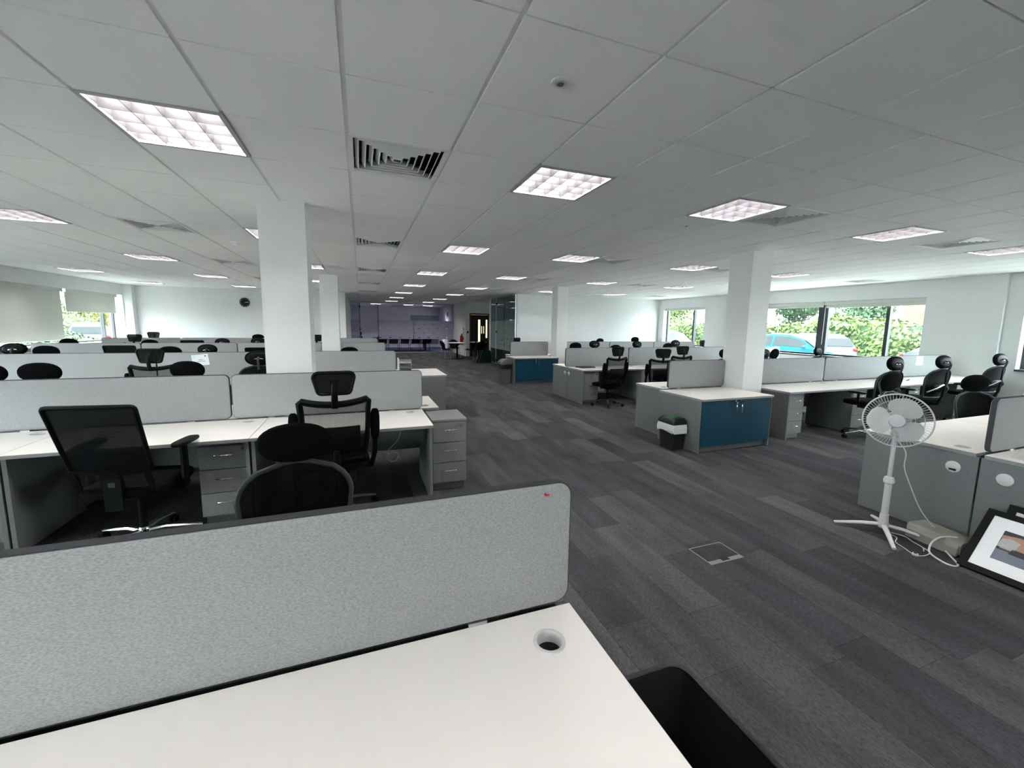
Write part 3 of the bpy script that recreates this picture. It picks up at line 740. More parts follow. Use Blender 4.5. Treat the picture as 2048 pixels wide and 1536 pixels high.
def chair_oval():          # padded oval headrest on a curved bracket over a rounded mesh back
    t = thing('office_chair', '', 'chair'); star(t, 'chrome'); seat(t, 'blackfab')
    def wd(v):            # half width over height 0..1
        return .20 + .05*math.sin(PI*min(1, v*1.15)*.55) if v < .62 else .2493*math.sqrt(max(0, 1-((v-.62)/.40)**2.4))
    zb, zt = .52, .945
    cv = lambda x, z: backy(z) + .7*x*x
    N = 14; lp = [(wd(k/N), zb+(zt-zb)*k/N) for k in range(N+1)]; lp[-1] = (.06, zt)
    loop = [(x, z) for x, z in lp] + [(0, zt+.006)] + [(-x, z) for x, z in reversed(lp)] + [(0, zb-.008)]
    MB().tube([(x, cv(x, z), z) for x, z in loop], .0125, 8, closed=True).build('back_frame', 'greyrim', t)
    MB().surf(lambda u, v: ((2*u-1)*max(wd(v), .06), cv((2*u-1)*max(wd(v), .06), zb+(zt-zb)*v), zb+(zt-zb)*v), 10, 14).build('back_mesh', 'densemesh', t)
    MB().ell((0, backy(.66)-.028, .66), (.15, .02, .06), 16, 8, .7, .7).build('lumbar_support', 'blackplastic', t)
    MB().tube([(0, -.05, .40), (0, -.24, .42), (0, -.285, .55), (0, -.30, .75), (0, -.305, .90)], [.03, .03, .028, .022, .02], 8, flat=.6).build('back_spine', 'blackplastic', t)
    for s in (-1, 1): MB().tube([(s*.02, -.30, .72), (s*.12, -.275, .66), (s*.2, -.21, .60)], .012, 6).build('back_spine', 'chrome', t)
    MB().tube([(0, -.30, .90), (0, -.325, .97), (0, -.335, 1.02), (0, -.315, 1.06), (0, -.28, 1.06)], [.016, .014, .013, .012, .012], 8).build('headrest_stem', 'greyrim', t)
    hz = 1.05; Mh = Matrix.Rotation(-.1, 3, 'X')
    hd = MB().ell((0, -.245, hz), (.165, .032, .10), 28, 14, .9, .9, Mh).build('headrest', 'blackfab', t)
    MB().ell((0, -.268, hz), (.135, .018, .075), 22, 10, .9, .9, Mh).build('headrest_shell', 'blackplastic', hd)
    MB().tube([(-.05, -.288, hz-.01), (0, -.294, hz), (.05, -.288, hz-.01)], .008, 6).build('headrest_hinge', 'chrome', hd)
    for s in (-1, 1):
        a = MB().tube([(s*.10, -.02, .415), (s*.26, -.02, .43), (s*.285, -.02, .50), (s*.285, -.02, .61)], .016, 8, flat=1.2).build('armrest', 'blackplastic', t)
        MB().ell((s*.285, .0, .622), (.038, .12, .018), 14, 8, .6, .6).build('arm_pad', 'blackplastic', a)
    return t
def chair_square():        # square mesh back with plastic lower shell, T arms, polished base
    t = thing('office_chair', '', 'chair'); star(t, 'chrome', .33); seat(t, 'blackfab', .25, .25)
    cv = lambda x, z: -.205 - (z-.52)*.30 + .25*x*x
    zb, zt = .62, 1.06
    loop = rr(-.235, .235, zb, zt, .022, 3)
    MB().tube([(x*(.93+.07*(z-zb)/(zt-zb)), cv(x, z), z) for x, z in loop], .013, 8, closed=True).build('back_frame', 'blackplastic', t)
    MB().surf(lambda u, v: ((2*u-1)*.228*(.93+.07*v), cv((2*u-1)*.228, zb+(zt-zb)*v), zb+(zt-zb)*v), 10, 10).build('back_mesh', 'densemesh', t)
    sh = MB()            # lower shell with two cut-outs: rails and uprights
    for z in (.605, .475): sh.surf(lambda u, v, z=z: ((2*u-1)*.215, cv((2*u-1)*.215, z+.03*v)-.006, z+.034*v), 10, 2, .012)
    for x in (-.2, 0, .2): sh.surf(lambda u, v, x=x: (x+(u-.5)*(.03 if x else .11), cv(x, .48+.14*v)-.008, .48+.14*v), 2, 4, .016)
    sh.build('back_shell', 'blackplastic', t)
    MB().box(-.05, .05, -.245, -.225, .36, .60).build('back_spine', 'blackplastic', t, flat=True)
    MB().box(-.018, .018, -.248, -.244, .52, .55).build('lumbar_support', 'greyrim', t, flat=True)
    for s in (-1, 1):
        a = MB().tube([(s*.12, .0, .41), (s*.26, .0, .415), (s*.285, .0, .45), (s*.285, .0, .72)], .02, 8, flat=1.3).build('armrest', 'blackplastic', t)
        MB().ell((s*.285, .03, .735), (.042, .135, .016), 14, 8, .5, .6).build('arm_pad', 'blackplastic', a)
    return t
PROTO = {'M': chair_head_mesh(), 'O': chair_oval(), 'S': chair_square()}
HZ = {'M': 1.135, 'O': 1.05, 'S': 1.06}; HY = {'M': -.275, 'O': -.245, 'S': -.36}
used_p = set()
def chair(kind, x, yh, zh, face, label, group, turn=0):
    """x, yh, zh: where the headrest (or back top) is; face 'N' away from / 'S' towards the camera; turn in degrees"""
    rz = (0 if face == 'N' else PI) + math.radians(turn)
    oy = HY[kind]; px = x - (-math.sin(rz))*oy; py = yh - math.cos(rz)*oy; dz = max(-.09, min(.12, zh-HZ[kind]))
    p = PROTO[kind]
    if kind not in used_p:
        used_p.add(kind); LATE.append((p, (px, py, 0), rz, label, group, dz)); return
    dup(p, (px, py, 0), rz, label, group, RAISE, dz)
LATE = []
GL, GR = 'office chairs at the left desks', 'office chairs at the right desks'
O_, M_, S_ = 'black chair with padded oval headrest', 'black mesh chair with framed headrest', 'black square-backed mesh chair'
CH = [
 ('M', -.157, 1.2, 1.126, 'N', M_+' by the freestanding drawer unit', GL, 3),
 ('O', -.281, .15, .984, 'S', O_+' and grey rim just beyond the foreground screen', GL, 4),
 ('S', -1.487, 1.03, 1.055, 'N', S_+' on a polished base at the second left bank', GL, -9),
 ('O', -2.964, 3.35, 1.038, 'S', O_+' rising at far left over the second left screen', GL, 3),
 ('O', -3.60, 3.75, 1.00, 'S', O_+' cut by the left picture edge', GL, 0),
 ('O', -1.755, 3.35, 1.033, 'S', O_+' below the paper notice on the third left screen', GL, -4),
 ('M', -2.415, 4.2, 1.13, 'N', M_+' left of the paper notice', GL, -8),
 ('O', -1.241, 4.2, 1.088, 'N', O_+' seen from behind beside the broad column', GL, 2),
 ('O', -5.389, 7.2, 1.057, 'N', 'leftmost '+O_+' at the fourth left bank, glossy from behind', GL, 5),
 ('O', -4.609, 6.5, 1.05, 'S', 'second '+O_+' from the left over the third left screen', GL, 0),
 ('S', -4.015, 7.2, 1.101, 'N', S_+' under the half-drawn blind', GL, -4),
 ('O', -3.023, 6.5, 1.03, 'S', O_+' between the square-backed chair and the notice', GL, 5),
 ('O', -2.694, 7.2, 1.028, 'N', O_+' directly above the paper notice', GL, -6),
 ('S', -1.845, 7.2, 1.051, 'N', S_+' at the left edge of the broad column', GL, 3),
 ('O', -.176, 6.5, 1.003, 'S', O_+' right of the second white column', GL, 0),
 ('O', -5.958, 9.7, 1.042, 'S', O_+' in front of the nearly closed left blind', GL, 0),
 ('M', -5.107, 10.4, 1.129, 'N', M_+' just right of the left window', GL, -6),
 ('O', -4.533, 9.7, 1.02, 'S', O_+' barely showing over the fourth left screen', GL, 2),
 ('S', -3.92, 10.3, 1.068, 'N', S_+' below the clock wall in the fifth left bank', GL, 2),
 ('O', -3.28, 10.3, 1.03, 'N', O_+' near the screen joint below the clock', GL, 0),
 ('O', -2.49, 10.3, 1.05, 'N', O_+' far back beside the broad column', GL, 0),
 ('M', -1.106, 10.4, 1.137, 'N', M_+' between the two left columns', GL, 10),
 ('M', -5.55, 12.6, 1.135, 'S', M_+' farthest back by the left window corner', GL, -5),
 ('O', -2.95, 12.6, 1.075, 'S', 'farthest back '+O_+' below the clock', GL, 0),
 ('O', 4.95, .40, 1.07, 'S', O_+' facing the desk right behind the fan', GR, 4),
 ('O', 6.63, .45, .985, 'S', O_+' and pale rim beyond the near right screen', GR, -20),
 ('O', 6.90, 1.35, 1.12, 'N', O_+' seen from the side right above the fan', GR, -4),
 ('O', 8.057, 1.35, 1.12, 'N', O_+' and tall back, middle one along the window-side desk', GR, -6),
 ('O', 9.621, 1.35, 1.13, 'N', O_+' nearest the window at the right edge', GR, -5),
 ('O', 8.95, .75, 1.08, 'S', O_+' cut by the right picture edge', GR, 0),
 ('O', 7.50, 3.55, 1.09, 'S', O_+' in front of the blue car right of the column', GR, 14),
 ('O', 9.95, 4.35, 1.06, 'N', 'glossy '+O_+' against the wide window post', GR, 8),
 ('O', 8.45, 4.5, 1.02, 'N', O_+' at the right edge of the right column', GR, 0),
 ('O', 7.289, 4.5, 1.03, 'N', O_+' at the left edge of the right column', GR, 0),
 ('M', 4.662, 4.55, 1.096, 'N', M_+' standing whole at the aisle end of middle right bank', GR, 8),
 ('M', 5.587, 4.4, 1.058, 'N', M_+' turned sideways above the short right screen', GR, -28),
 ('M', 6.357, 4.7, 1.092, 'N', M_+' third along the middle right bank', GR, -4),
 ('O', 4.943, 6.75, 1.07, 'S', O_+' at the aisle end behind the middle right screen', GR, 0),
 ('O', 5.999, 7.6, 1.08, 'N', O_+' seen from behind, nearest the far right column', GR, 0),
 ('O', 7.69, 10.0, 1.06, 'S', O_+' half hidden behind another near the far right column', GR, 10),
 ('O', 6.092, 6.75, 1.01, 'S', O_+' barely showing over the middle right screen', GR, 0),
 ('O', 7.39, 7.6, 1.07, 'N', O_+' centred below the white right wall', GR, 4),
 ('O', 7.742, 6.75, 1.05, 'S', 'low '+O_+' under the far right window', GR, 0),
 ('O', 8.755, 7.6, 1.10, 'N', O_+' with shiny shell under the far right window', GR, 0),
 ('M', 9.80, 7.6, 1.10, 'N', M_+' farthest right along the middle right bank', GR, 20),
 ('O', 9.123, 10.0, 1.11, 'S', O_+' beyond the rearmost right screen', GR, 0),
 ('M', 4.72, 10.2, 1.076, 'S', M_+' beyond the far blue cupboard by the glass room', GR, 25)]
for c in CH: chair(*c)
for p, loc, rz, lab, grp, dz in LATE:
    p.location = loc; p.rotation_euler = (0, 0, rz); p['label'] = lab; p['group'] = grp
    for ch in p.children:
        if ch.name.split('.')[0] in RAISE: ch.location.z += dz

# ------------------------------------------------------------------ pedestal fan
FX, FY, FZ = 3.815, -.235, .90
to_cam = Vector((camx-FX, camy-FY, (H-FZ)*.35)).normalized()
t = thing('pedestal_fan', 'white pedestal fan with wire cage standing in front of the grey desk end', 'fan', (FX, FY, 0))
for k in range(4):
    a = math.radians(40+90*k); c, s = math.cos(a), math.sin(a)
    MB().tube([(c*.015, s*.015, .072), (c*.12, s*.12, .058), (c*.30, s*.30, .018)], [.019, .018, .013], 8, flat=.75).build('base_leg', 'whiteplastic', t)
MB().lathe([(.03, .05), (.036, .075), (.03, .10), (.026, .16)], n=20).build('base_collar', 'whiteplastic', t)
MB().cyl((0, 0, .10), (0, 0, .42), .022, n=16).build('lower_pole', 'whiteplastic', t)
MB().lathe([(.024, .405), (.034, .415), (.034, .435), (.028, .455), (.018, .46)], n=20).build('height_collar', 'whiteplastic', t)
MB().cyl((0, 0, .44), (0, 0, .80), .0145, n=14).build('upper_pole', 'whiteplastic', t)
Rf = to_cam.to_track_quat('Z', 'Y').to_matrix().to_4x4()
Mf = Matrix.Translation((0, 0, FZ)) @ Rf
T_ = lambda v: Mf @ Vector(v)
m = MB(); m.lathe([(.03, -.16), (.055, -.15), (.062, -.10), (.06, -.05), (.03, -.04)], n=24, M=Mf); m.cyl((0, 0, .77), T_((0, -.01, -.09)), .022, .03, 12)
m.build('motor_housing', 'palegrey', t)
cg = MB(); R = .198
cg.tube([T_((R*math.cos(2*PI*k/48), R*math.sin(2*PI*k/48), 0)) for k in range(48)], .0055, 8, closed=True)
cg.build('cage_rim', 'whiteplastic', t)
for sgn, nm in ((1, 'front_cage'), (-1, 'rear_cage')):
    w = MB()
    for k in range(64):
        a = 2*PI*k/64; pts = []
        for q in range(5):
            r_ = .045+(R-.045)*q/4; pts.append(T_((r_*math.cos(a+.10*(1-q/4)), r_*math.sin(a+.10*(1-q/4)), sgn*.062*math.sqrt(max(0, 1-(q/4)**2.2)))))
        w.tube(pts, .0010, 3, cap=False)
    for rr_, zz in ((.10, .058), (.15, .042)):
        w.tube([T_((rr_*math.cos(2*PI*k/40), rr_*math.sin(2*PI*k/40), sgn*zz)) for k in range(40)], .0012, 4, closed=True)
    w.build(nm, 'whiteplastic', t)
bd = MB().lathe([(.0, .035), (.03, .034), (.038, .02), (.038, -.03), (.03, -.035)], n=24, M=Mf); bd.build('blade_hub', 'whiteplastic', t)
MB().lathe([(.048, .062), (.05, .066), (.044, .072), (0, .075)], n=28, M=Mf).build('cage_badge', 'whiteplastic', t)
for k in range(3):
    a0 = math.radians(68+120*k)
    def bl(u, v, a0=a0):
        r_ = .03+.145*v; half = math.radians(14+40*math.sin(PI*min(1, .12+v*.80))**.8)
        if v > .8: half *= math.sqrt(max(.02, 1-((v-.8)/.2)**2*.9))
        a = a0 + (u-.5)*2*half; return T_((r_*math.cos(a), r_*math.sin(a), (u-.5)*.035))
    MB().surf(bl, 10, 12, .003).build('fan_blade', 'whiteplastic', t)
MB().tube(smooth([(.03, -.01, .74), (.06, -.05, .66), (.045, -.06, .55), (.09, -.085, .42), (.16, -.13, .24), (.225, -.18, .125), (.24, -.20, .108)]), .004, 6).build('power_cord', 'whiteplastic', t)

# white leads and socket box on the floor by the fan
def lead(name, pts, lab, r=.0045, m='whiteplastic', cat='cable', group=None):
    out = smooth(pts)
    return tag(MB().tube(out, r, 6).build(name, m), lab, cat, group)
lead('extension_lead', [(4.00, -.58, .11), (3.93, -.53, .10), (3.87, -.505, .06), (3.82, -.515, .012), (3.775, -.55, .007), (3.74, -.60, .007), (3.72, -.65, .007), (3.73, -.685, .007), (3.765, -.69, .007), (3.80, -.672, .007), (3.86, -.62, .007), (3.90, -.57, .02)], 'thick white cable looping on the carpet before the grey socket box', .006, group='white leads by the fan')
lead('charger_lead', [(3.85, -.25, .005), (3.83, -.32, .005), (3.74, -.36, .005), (3.70, -.43, .005), (3.66, -.505, .005), (3.70, -.54, .005), (3.80, -.53, .005), (3.84, -.47, .005)], 'thin white lead lying between the fan feet and socket box', .0035, group='white leads by the fan')
lead('plug_lead', [(3.88, -.26, .005), (3.91, -.33, .005), (3.87, -.40, .005), (3.84, -.47, .005), (3.78, -.505, .006)], 'thin white lead curling behind the right fan foot', .0035, group='white leads by the fan')
t = thing('plug', 'small white round plug on the carpet by the fan', 'plug', (3.665, -.51, 0), .6)
MB().lathe([(.018, 0), (.02, .006), (.017, .014), (0, .016)], n=18).build('plug_body', 'whiteplastic', t)
MB().lathe([(.009, .0155), (.009, .017), (0, .0172)], n=14).build('button', 'blackplastic', t)
t = thing('socket_box', 'beige-grey wedge-shaped socket box on the carpet beside the picture frame', 'socket box', (4.04, -.52, 0), -.15)
MB().prism(rr(-.10, .10, .004, .105, .03, 4), -.13, .20).build('casing', 'beigegrey', t)
MB().prism([(-.125, .004), (-.10, .004), (-.10, .085), (-.115, .06)], -.12, .19).build('front_flange', 'beigegrey', t, flat=True)

# ------------------------------------------------------------------ leaning picture frames
def picture(x0, xt, zt, y0, w, label, band=True):
    d = Vector((xt-x0, 0, zt)); h = d.length; d.normalize(); X = Vector((0, -1, 0)); Y = d.cross(X)
    t = thing('picture_frame', label, 'picture frame', (x0, y0, .012))
    t.matrix_world = Matrix.Translation((x0, y0, .012)) @ Matrix((X, Y, d)).transposed().to_4x4()
    b = .040
    for (a0, a1, c0, c1) in ((0, b, 0, h), (w-b, w, 0, h), (b, w-b, 0, b), (b, w-b, h-b, h)):
        MB().box(a0, a1, -.006, .016, c0, c1).build('frame_rail', 'black', t, flat=True)
    MB().box(b, w-b, .006, .014, b, h-b).build('backing', 'black', t, flat=True)
    MB().box(b, w-b, .0, .006, b, h-b).build('mount_board', 'paper', t, flat=True)
    a, e = b+.075, b+.085; p = MB(); x1, z1 = w-a, h-e
    def q(m_, poly, y): p.m = m_; p.prism([(a+(x1-a)*u, e+(z1-e)*v) for u, v in poly], y, y-.0006)
    q(0, [(0, 0), (1, 0), (1, 1), (0, 1)], 0)
    q(1, [(0, .0), (1, .0), (1, .32), (0, .36)], -.0007)
    q(2, [(.03, .40), (.62, .36), (.62, .72), (.42, .86), (.15, .90), (.0, .84)], -.0007)
    q(3, [(.0, .44), (.16, .43), (.18, .72), (.09, .78), (.01, .72)], -.0014)
    q(0, [(.12, .30), (.6, .26), (.62, .42), (.14, .48)], -.0014)
    q(3, [(.25, .42), (.40, .40), (.41, .46), (.26, .48)], -.0021)
    q(4, [(.30, .45), (.52, .42), (.54, .50), (.36, .53)], -.0021)
    q(5, [(.66, .20), (.78, .2), (.78, .75), (.66, .72)], -.0014)
    q(2, [(.8, .16), (1, .14), (1, .66), (.84, .66)], -.0014)
    q(4, [(.55, .10), (.95, .05), (.96, .18), (.58, .22)], -.0021)
    q(3, [(.30, .24), (.44, .20), (.45, .26), (.31, .29)], -.0021)
    p.build('photo_print', ['ink', 'car_grey', 'print_pink', 'palegrey', 'print_red', 'bingrey'], t, flat=True)
    return t
mat('print_pink', (.42, .24, .17), .6); mat('print_red', (.10, .035, .03), .6)
picture(3.785, 4.10, .345, -.675, .72, 'black picture frame with white mount and interior photo leaning on desk end')
picture(4.005, 4.195, .385, -.735, .70, 'second black picture frame mostly hidden behind the leaning one')

# ------------------------------------------------------------------ floor boxes
t = thing('floor_box', 'square floor socket hatch with grey rim set in the carpet', 'floor box', (2.335, -.03, 0))
f = MB(); f.box(-.145, -.138, -.105, .105, 0, .004); f.box(.138, .145, -.105, .105, 0, .004); f.box(-.138, .138, .098, .105, 0, .004); f.box(-.138, .138, -.105, -.098, 0, .004)
f.build('rim', 'hatchgrey', t, flat=True)
MB().box(-.138, .138, -.068, .098, 0, .003).build('lid', 'carpet', t, flat=True)
MB().box(-.138, .138, -.098, -.068, 0, .0035).build('cable_flap', 'hatchgrey', t, flat=True)
MB().box(-.032, .032, -.092, -.05, .0032, .0045).build('finger_recess', 'black', t, flat=True)
t = thing('floor_box', 'dark floor socket hatch under the chair at the middle right bank', 'floor box', (4.62, 4.62, 0))
f = MB(); f.box(-.145, -.138, -.105, .105, 0, .004); f.box(.138, .145, -.105, .105, 0, .004); f.box(-.138, .138, .098, .105, 0, .004); f.box(-.138, .138, -.105, -.098, 0, .004)
f.build('rim', 'black', t, flat=True); MB().box(-.138, .138, -.098, .098, 0, .003).build('lid', 'carpet', t, flat=True)

# ------------------------------------------------------------------ bins
def loft(m, secs, n=5, cap0=True, cap1=True):
    """secs: (hx, hy, r, z, cx, cy)"""
    vs = []; k = 4*(n+1)
    for (hx, hy, r, z, cx, cy) in secs: vs += [(cx+x, cy+y, z) for x, y in rr(-hx, hx, -hy, hy, r, n)]
    fs = [(i*k+j, i*k+(j+1) % k, (i+1)*k+(j+1) % k, (i+1)*k+j) for i in range(len(secs)-1) for j in range(k)]
    if cap0: fs.append(tuple(reversed(range(k))))
    if cap1: fs.append(tuple(range((len(secs)-1)*k, len(secs)*k)))
    m.add(vs, fs); return m
t = thing('waste_bin', 'large open black bin beside the foreground desk end', 'bin', (.835, -1.36, 0))
loft(MB(), [(.115, .20, .04, .003, 0, 0), (.15, .25, .05, .47, 0, 0), (.162, .262, .055, .472, 0, 0), (.162, .262, .055, .48, 0, 0), (.148, .248, .05, .48, 0, 0), (.110, .195, .04, .012, 0, 0)], cap0=True, cap1=True).build('bin_body', 'binblack', t)
loft(MB(), [(.1485, .2485, .05, .484, 0, 0), (.1655, .2655, .056, .484, 0, 0), (.1660, .2660, .056, .455, 0, 0), (.1645, .2645, .056, .455, 0, 0)], cap0=False, cap1=False).build('liner_rim', 'linerblack', t)
t = thing('waste_bin', 'black bin with green-patched lid and white liner beside the blue cupboard', 'bin', (3.815, 2.10, 0))
loft(MB(), [(.085, .115, .015, .003, 0, 0), (.10, .138, .018, .34, 0, 0), (.095, .133, .016, .34, 0, 0)], cap1=True).build('bin_body', 'binblack', t)
ls = []
for q, (e, z) in enumerate(((.004, .345), (.010, .335), (.014, .29), (.016, .245), (.009, .243), (.003, .25))): ls.append((.10+e, .138+e, .02, z, 0, 0))
lm = loft(MB(), ls, cap0=False, cap1=False); random.seed(5)
lm.v = [(x*(1+random.uniform(-.03, .05)), y*(1+random.uniform(-.03, .05)), z+(random.uniform(-.03, .02) if z < .27 else 0)) for x, y, z in lm.v]
lm.build('bin_liner', 'linerwhite', t)
ld = loft(MB(), [(.112, .150, .02, .340, 0, 0), (.114, .152, .022, .352, 0, 0), (.108, .146, .025, .385, 0, 0), (.085, .125, .03, .415, 0, 0), (.04, .09, .02, .425, 0, 0)]).build('lid', 'binblack', t)
MB().surf(lambda u, v: (-.098+.125*u, -.115+.21*v, .4275-.016*(abs(2*v-1)**3)-max(0, (.46-u))*.045), 4, 8, .003).build('green_flap', 'bingreen', ld)
t = thing('waste_bin', 'grey swing-lid bin with black liner beside the far blue cupboard', 'bin', (3.66, 8.30, 0))
loft(MB(), [(.12, .12, .02, .003, 0, 0), (.15, .15, .02, .50, 0, 0)]).build('bin_body', 'bingrey', t)
loft(MB(), [(.150, .150, .02, .40, 0, 0), (.162, .162, .022, .41, 0, 0), (.165, .165, .022, .52, 0, 0)], cap0=False, cap1=False).build('bin_liner', 'linerblack', t)
ld = loft(MB(), [(.165, .165, .02, .515, 0, 0), (.170, .170, .02, .54, 0, 0), (.12, .165, .02, .62, .02, 0), (.06, .16, .01, .655, .03, 0)]).build('lid', 'bingrey', t)
MB().surf(lambda u, v: (-.165+.11*u, -.11+.22*v, .552+.075*u), 2, 2, .006).build('swing_flap', 'black', ld, flat=True)

# ------------------------------------------------------------------ desk-top and wall items
t = thing('letter_tray', 'grey three-tier letter tray on the grey-sided cupboard', 'letter tray', (.80, 5.72, DZ), -.12)
for k in range(3):
    z = .006+.075*k; m = MB(); m.box(-.11, .11, -.16, .16, z, z+.005); m.box(-.11, -.105, -.16, .16, z, z+.05); m.box(.105, .11, -.13, .16, z, z+.035); m.box(-.11, .11, .155, .16, z, z+.045)
    m.build('tray', 'palegrey', t, flat=True)
for x in (-.105, .105):
    for y in (-.14, .15): MB().cyl((x, y, 0), (x, y, .20), .005, n=8).build('riser', 'palegrey', t)
t = thing('file_stand', 'white upright panel behind the letter tray', 'file stand', (.655, 5.50, DZ))
MB().box(-.008, .008, -.10, .10, 0, .26).box(-.05, .05, -.10, .10, 0, .006).build('stand_panel', 'white', t, flat=True)
t = thing('laptop', 'closed black laptop lying on the middle right bank', 'laptop', (4.50, 5.50, DZ), .12)
MB().prism(rr(-.17, .17, .004, .014, .004, 3), -.12, .12).build('laptop_base', 'blackplastic', t)
MB().prism(rr(-.17, .17, .0145, .021, .003, 3), -.12, .12).build('laptop_lid', 'greyrim', t)
t = thing('pen', 'dark pen lying on the desk below the wide window', 'pen', (9.15, 2.25, DZ), .3)
MB().cyl((-.10, 0, .007), (.09, 0, .007), .007, n=10).build('barrel', 'black', t); MB().cyl((.09, 0, .007), (.115, 0, .007), .006, .001, 10).build('nib', 'chrome', t)
t = thing('push_pin', 'small red pin stuck in the foreground screen top corner', 'pin', (.548, -.985, 1.068))
MB().cyl((0, .004, 0), (0, -.004, 0), .004, n=10).build('pin_head', 'red', t); MB().ell((.008, 0, -.002), (.005, .002, .003), 10, 8).build('pin_tail', 'red', t)
def notice(x, y, z, w, h, tilt, lab):
    t = thing('paper_notice', lab, 'notice', (x, y, z)); t.rotation_euler = (0, tilt, 0)
    MB().box(-w/2, w/2, -.001, 0, -h/2, h/2).build('sheet', 'paper', t, flat=True)
    m = MB()
    for (a, b, c, d) in ((-.12, .16, -.02, .05), (-.22, .28, -.16, -.10)): m.box(a*w, b*w, -.0016, -.001, c*h, d*h)
    m.box(-.42*w, -.32*w, -.0016, -.001, .30*h, .34*h); m.build('printed_line', 'palegrey', t, flat=True)
    MB().ell((.32*w, -.001, .33*h), (.05*w, .0008, .05*h), 12, 6).build('printed_logo', 'ink', t)
notice(-2.225, 5.279, .985, .21, .165, -.10, 'white paper notice pinned to the third left bank screen')
notice(10.10, 2.564, 1.00, .21, .17, .0, 'white paper notice hung over the screen under the wide window')
lead('network_cable', [(.36, 1.80, .66), (.365, 1.78, .60), (.33, 1.75, .50), (.24, 1.74, .41), (.24, 1.73, .33), (.30, 1.72, .315), (.33, 1.72, .37), (.28, 1.73, .40), (.16, 1.74, .395), (.08, 1.74, .40), (.06, 1.74, .48), (.09, 1.74, .53)], 'white network cable hanging in a loop below the desk by drawer unit', .0045, 'palegrey', group='loose white desk cables')
lead('network_cable', [(6.50, 2.50, .66), (6.49, 2.47, .60), (6.42, 2.45, .50), (6.38, 2.44, .45), (6.43, 2.44, .42), (6.48, 2.45, .47), (6.50, 2.46, .55)], 'white cable looped below the desk facing the fan', .0045, 'palegrey', group='loose white desk cables')
t = thing('wall_clock', 'round black-faced wall clock with silver rim on the left rear wall', 'clock', (-3.62, YBL, 2.20))
Mc = Matrix.Rotation(PI/2, 4, 'X')
MB().lathe([(.165, 0), (.17, .03), (.155, .036), (.148, .03), (.148, .0)], n=40, M=Mc, cap=False).build('rim', 'alu', t)
MB().lathe([(.149, .0), (.149, .022), (0, .0221)], n=40, M=Mc).build('dial', 'black', t)
for k in range(12):
    a = 2*PI*k/12; MB().box(-.004, .004, -.026, -.0235, .105, .135, Matrix.Rotation(a, 4, 'Y')).build('hour_mark', 'white', t, flat=True)
MB().box(-.005, .005, -.028, -.026, -.01, .085, Matrix.Rotation(math.radians(95), 4, 'Y')).build('hour_hand', 'white', t, flat=True)
MB().box(-.004, .004, -.030, -.028, -.015, .12, Matrix.Rotation(math.radians(80), 4, 'Y')).build('minute_hand', 'white', t, flat=True)

# ------------------------------------------------------------------ glass partitions
def gpane(name, x0, x1, y0, y1, z0, z1, m, par): return MB().box(x0, x1, y0, y1, z0, z1).build(name, m, par, flat=True)
g2 = bpy.data.objects.new('wall_glass_partition', None); COL.objects.link(g2); g2['kind'] = 'structure'; g2['label'] = 'greenish glass partition of the small room with frosted film'
gx = 5.13
for (a, b) in ((11.42, 12.58), (12.61, 13.55), (13.58, 14.30)):
    gpane('pane', gx-.005, gx+.005, a, b, .04, C-.04, 'glassgreen', g2); gpane('frosted_film', gx-.009, gx-.006, a+.01, b-.01, .62, 1.72, 'film_green', g2)
gpane('top_channel', gx-.02, gx+.02, 11.40, 14.32, C-.04, C, 'alu', g2); gpane('bottom_channel', gx-.02, gx+.02, 11.40, 14.32, .0, .04, 'alu', g2)
gpane('end_post', gx-.02, gx+.02, 11.40, 11.42, .04, C-.04, 'alu', g2)
gpane('door_edge', gx-.012, gx+.012, 13.55, 13.58, .04, C-.04, 'white', g2); gpane('glass_joint', gx-.008, gx+.008, 12.58, 12.61, .04, C-.04, 'darkframe', g2)
for z in (.12, 1.25, 2.35): gpane('patch_fitting', gx-.02, gx+.02, 13.45, 13.56, z, z+.07, 'black', g2)
MB().cyl((gx-.05, 12.68, .98), (gx-.05, 12.68, 1.02), .012, n=10).cyl((gx-.05, 12.66, 1.0), (gx-.05, 12.85, 1.0), .01, n=8).build('door_handle', 'black', g2)
g1 = bpy.data.objects.new('wall_meeting_glass', None); COL.objects.link(g1); g1['kind'] = 'structure'; g1['label'] = 'meeting room glass wall with dotted frosted film at the far end'
for (a, b) in ((-.42, .0), (.93, 2.7), (2.71, 4.86)):
    gpane('pane', a, b, YG-.005, YG+.005, .04, C-.04, 'glasspurple', g1); gpane('frosted_film', a+.01, b-.01, YG-.009, YG-.006, .74, 1.72, 'film_purple', g1)
gpane('top_channel', -.45, 4.86, YG-.02, YG+.02, C-.04, C, 'alu', g1); gpane('bottom_channel', .0, 4.86, YG-.03, YG+.03, .0, .05, 'alu', g1)
gpane('door_jamb', .0, .03, YG-.02, YG+.02, .04, C-.04, 'darkframe', g1); gpane('door_jamb', .90, .93, YG-.02, YG+.02, .04, C-.04, 'darkframe', g1)
dl = gpane('door_leaf', .03, .04, YG+.03, YG+.88, .02, C-.06, 'glasspurple', g1)
for z in (.15, 1.2, 2.35): gpane('patch_fitting', -.0, .06, YG-.03, YG+.03, z, z+.08, 'black', g1)

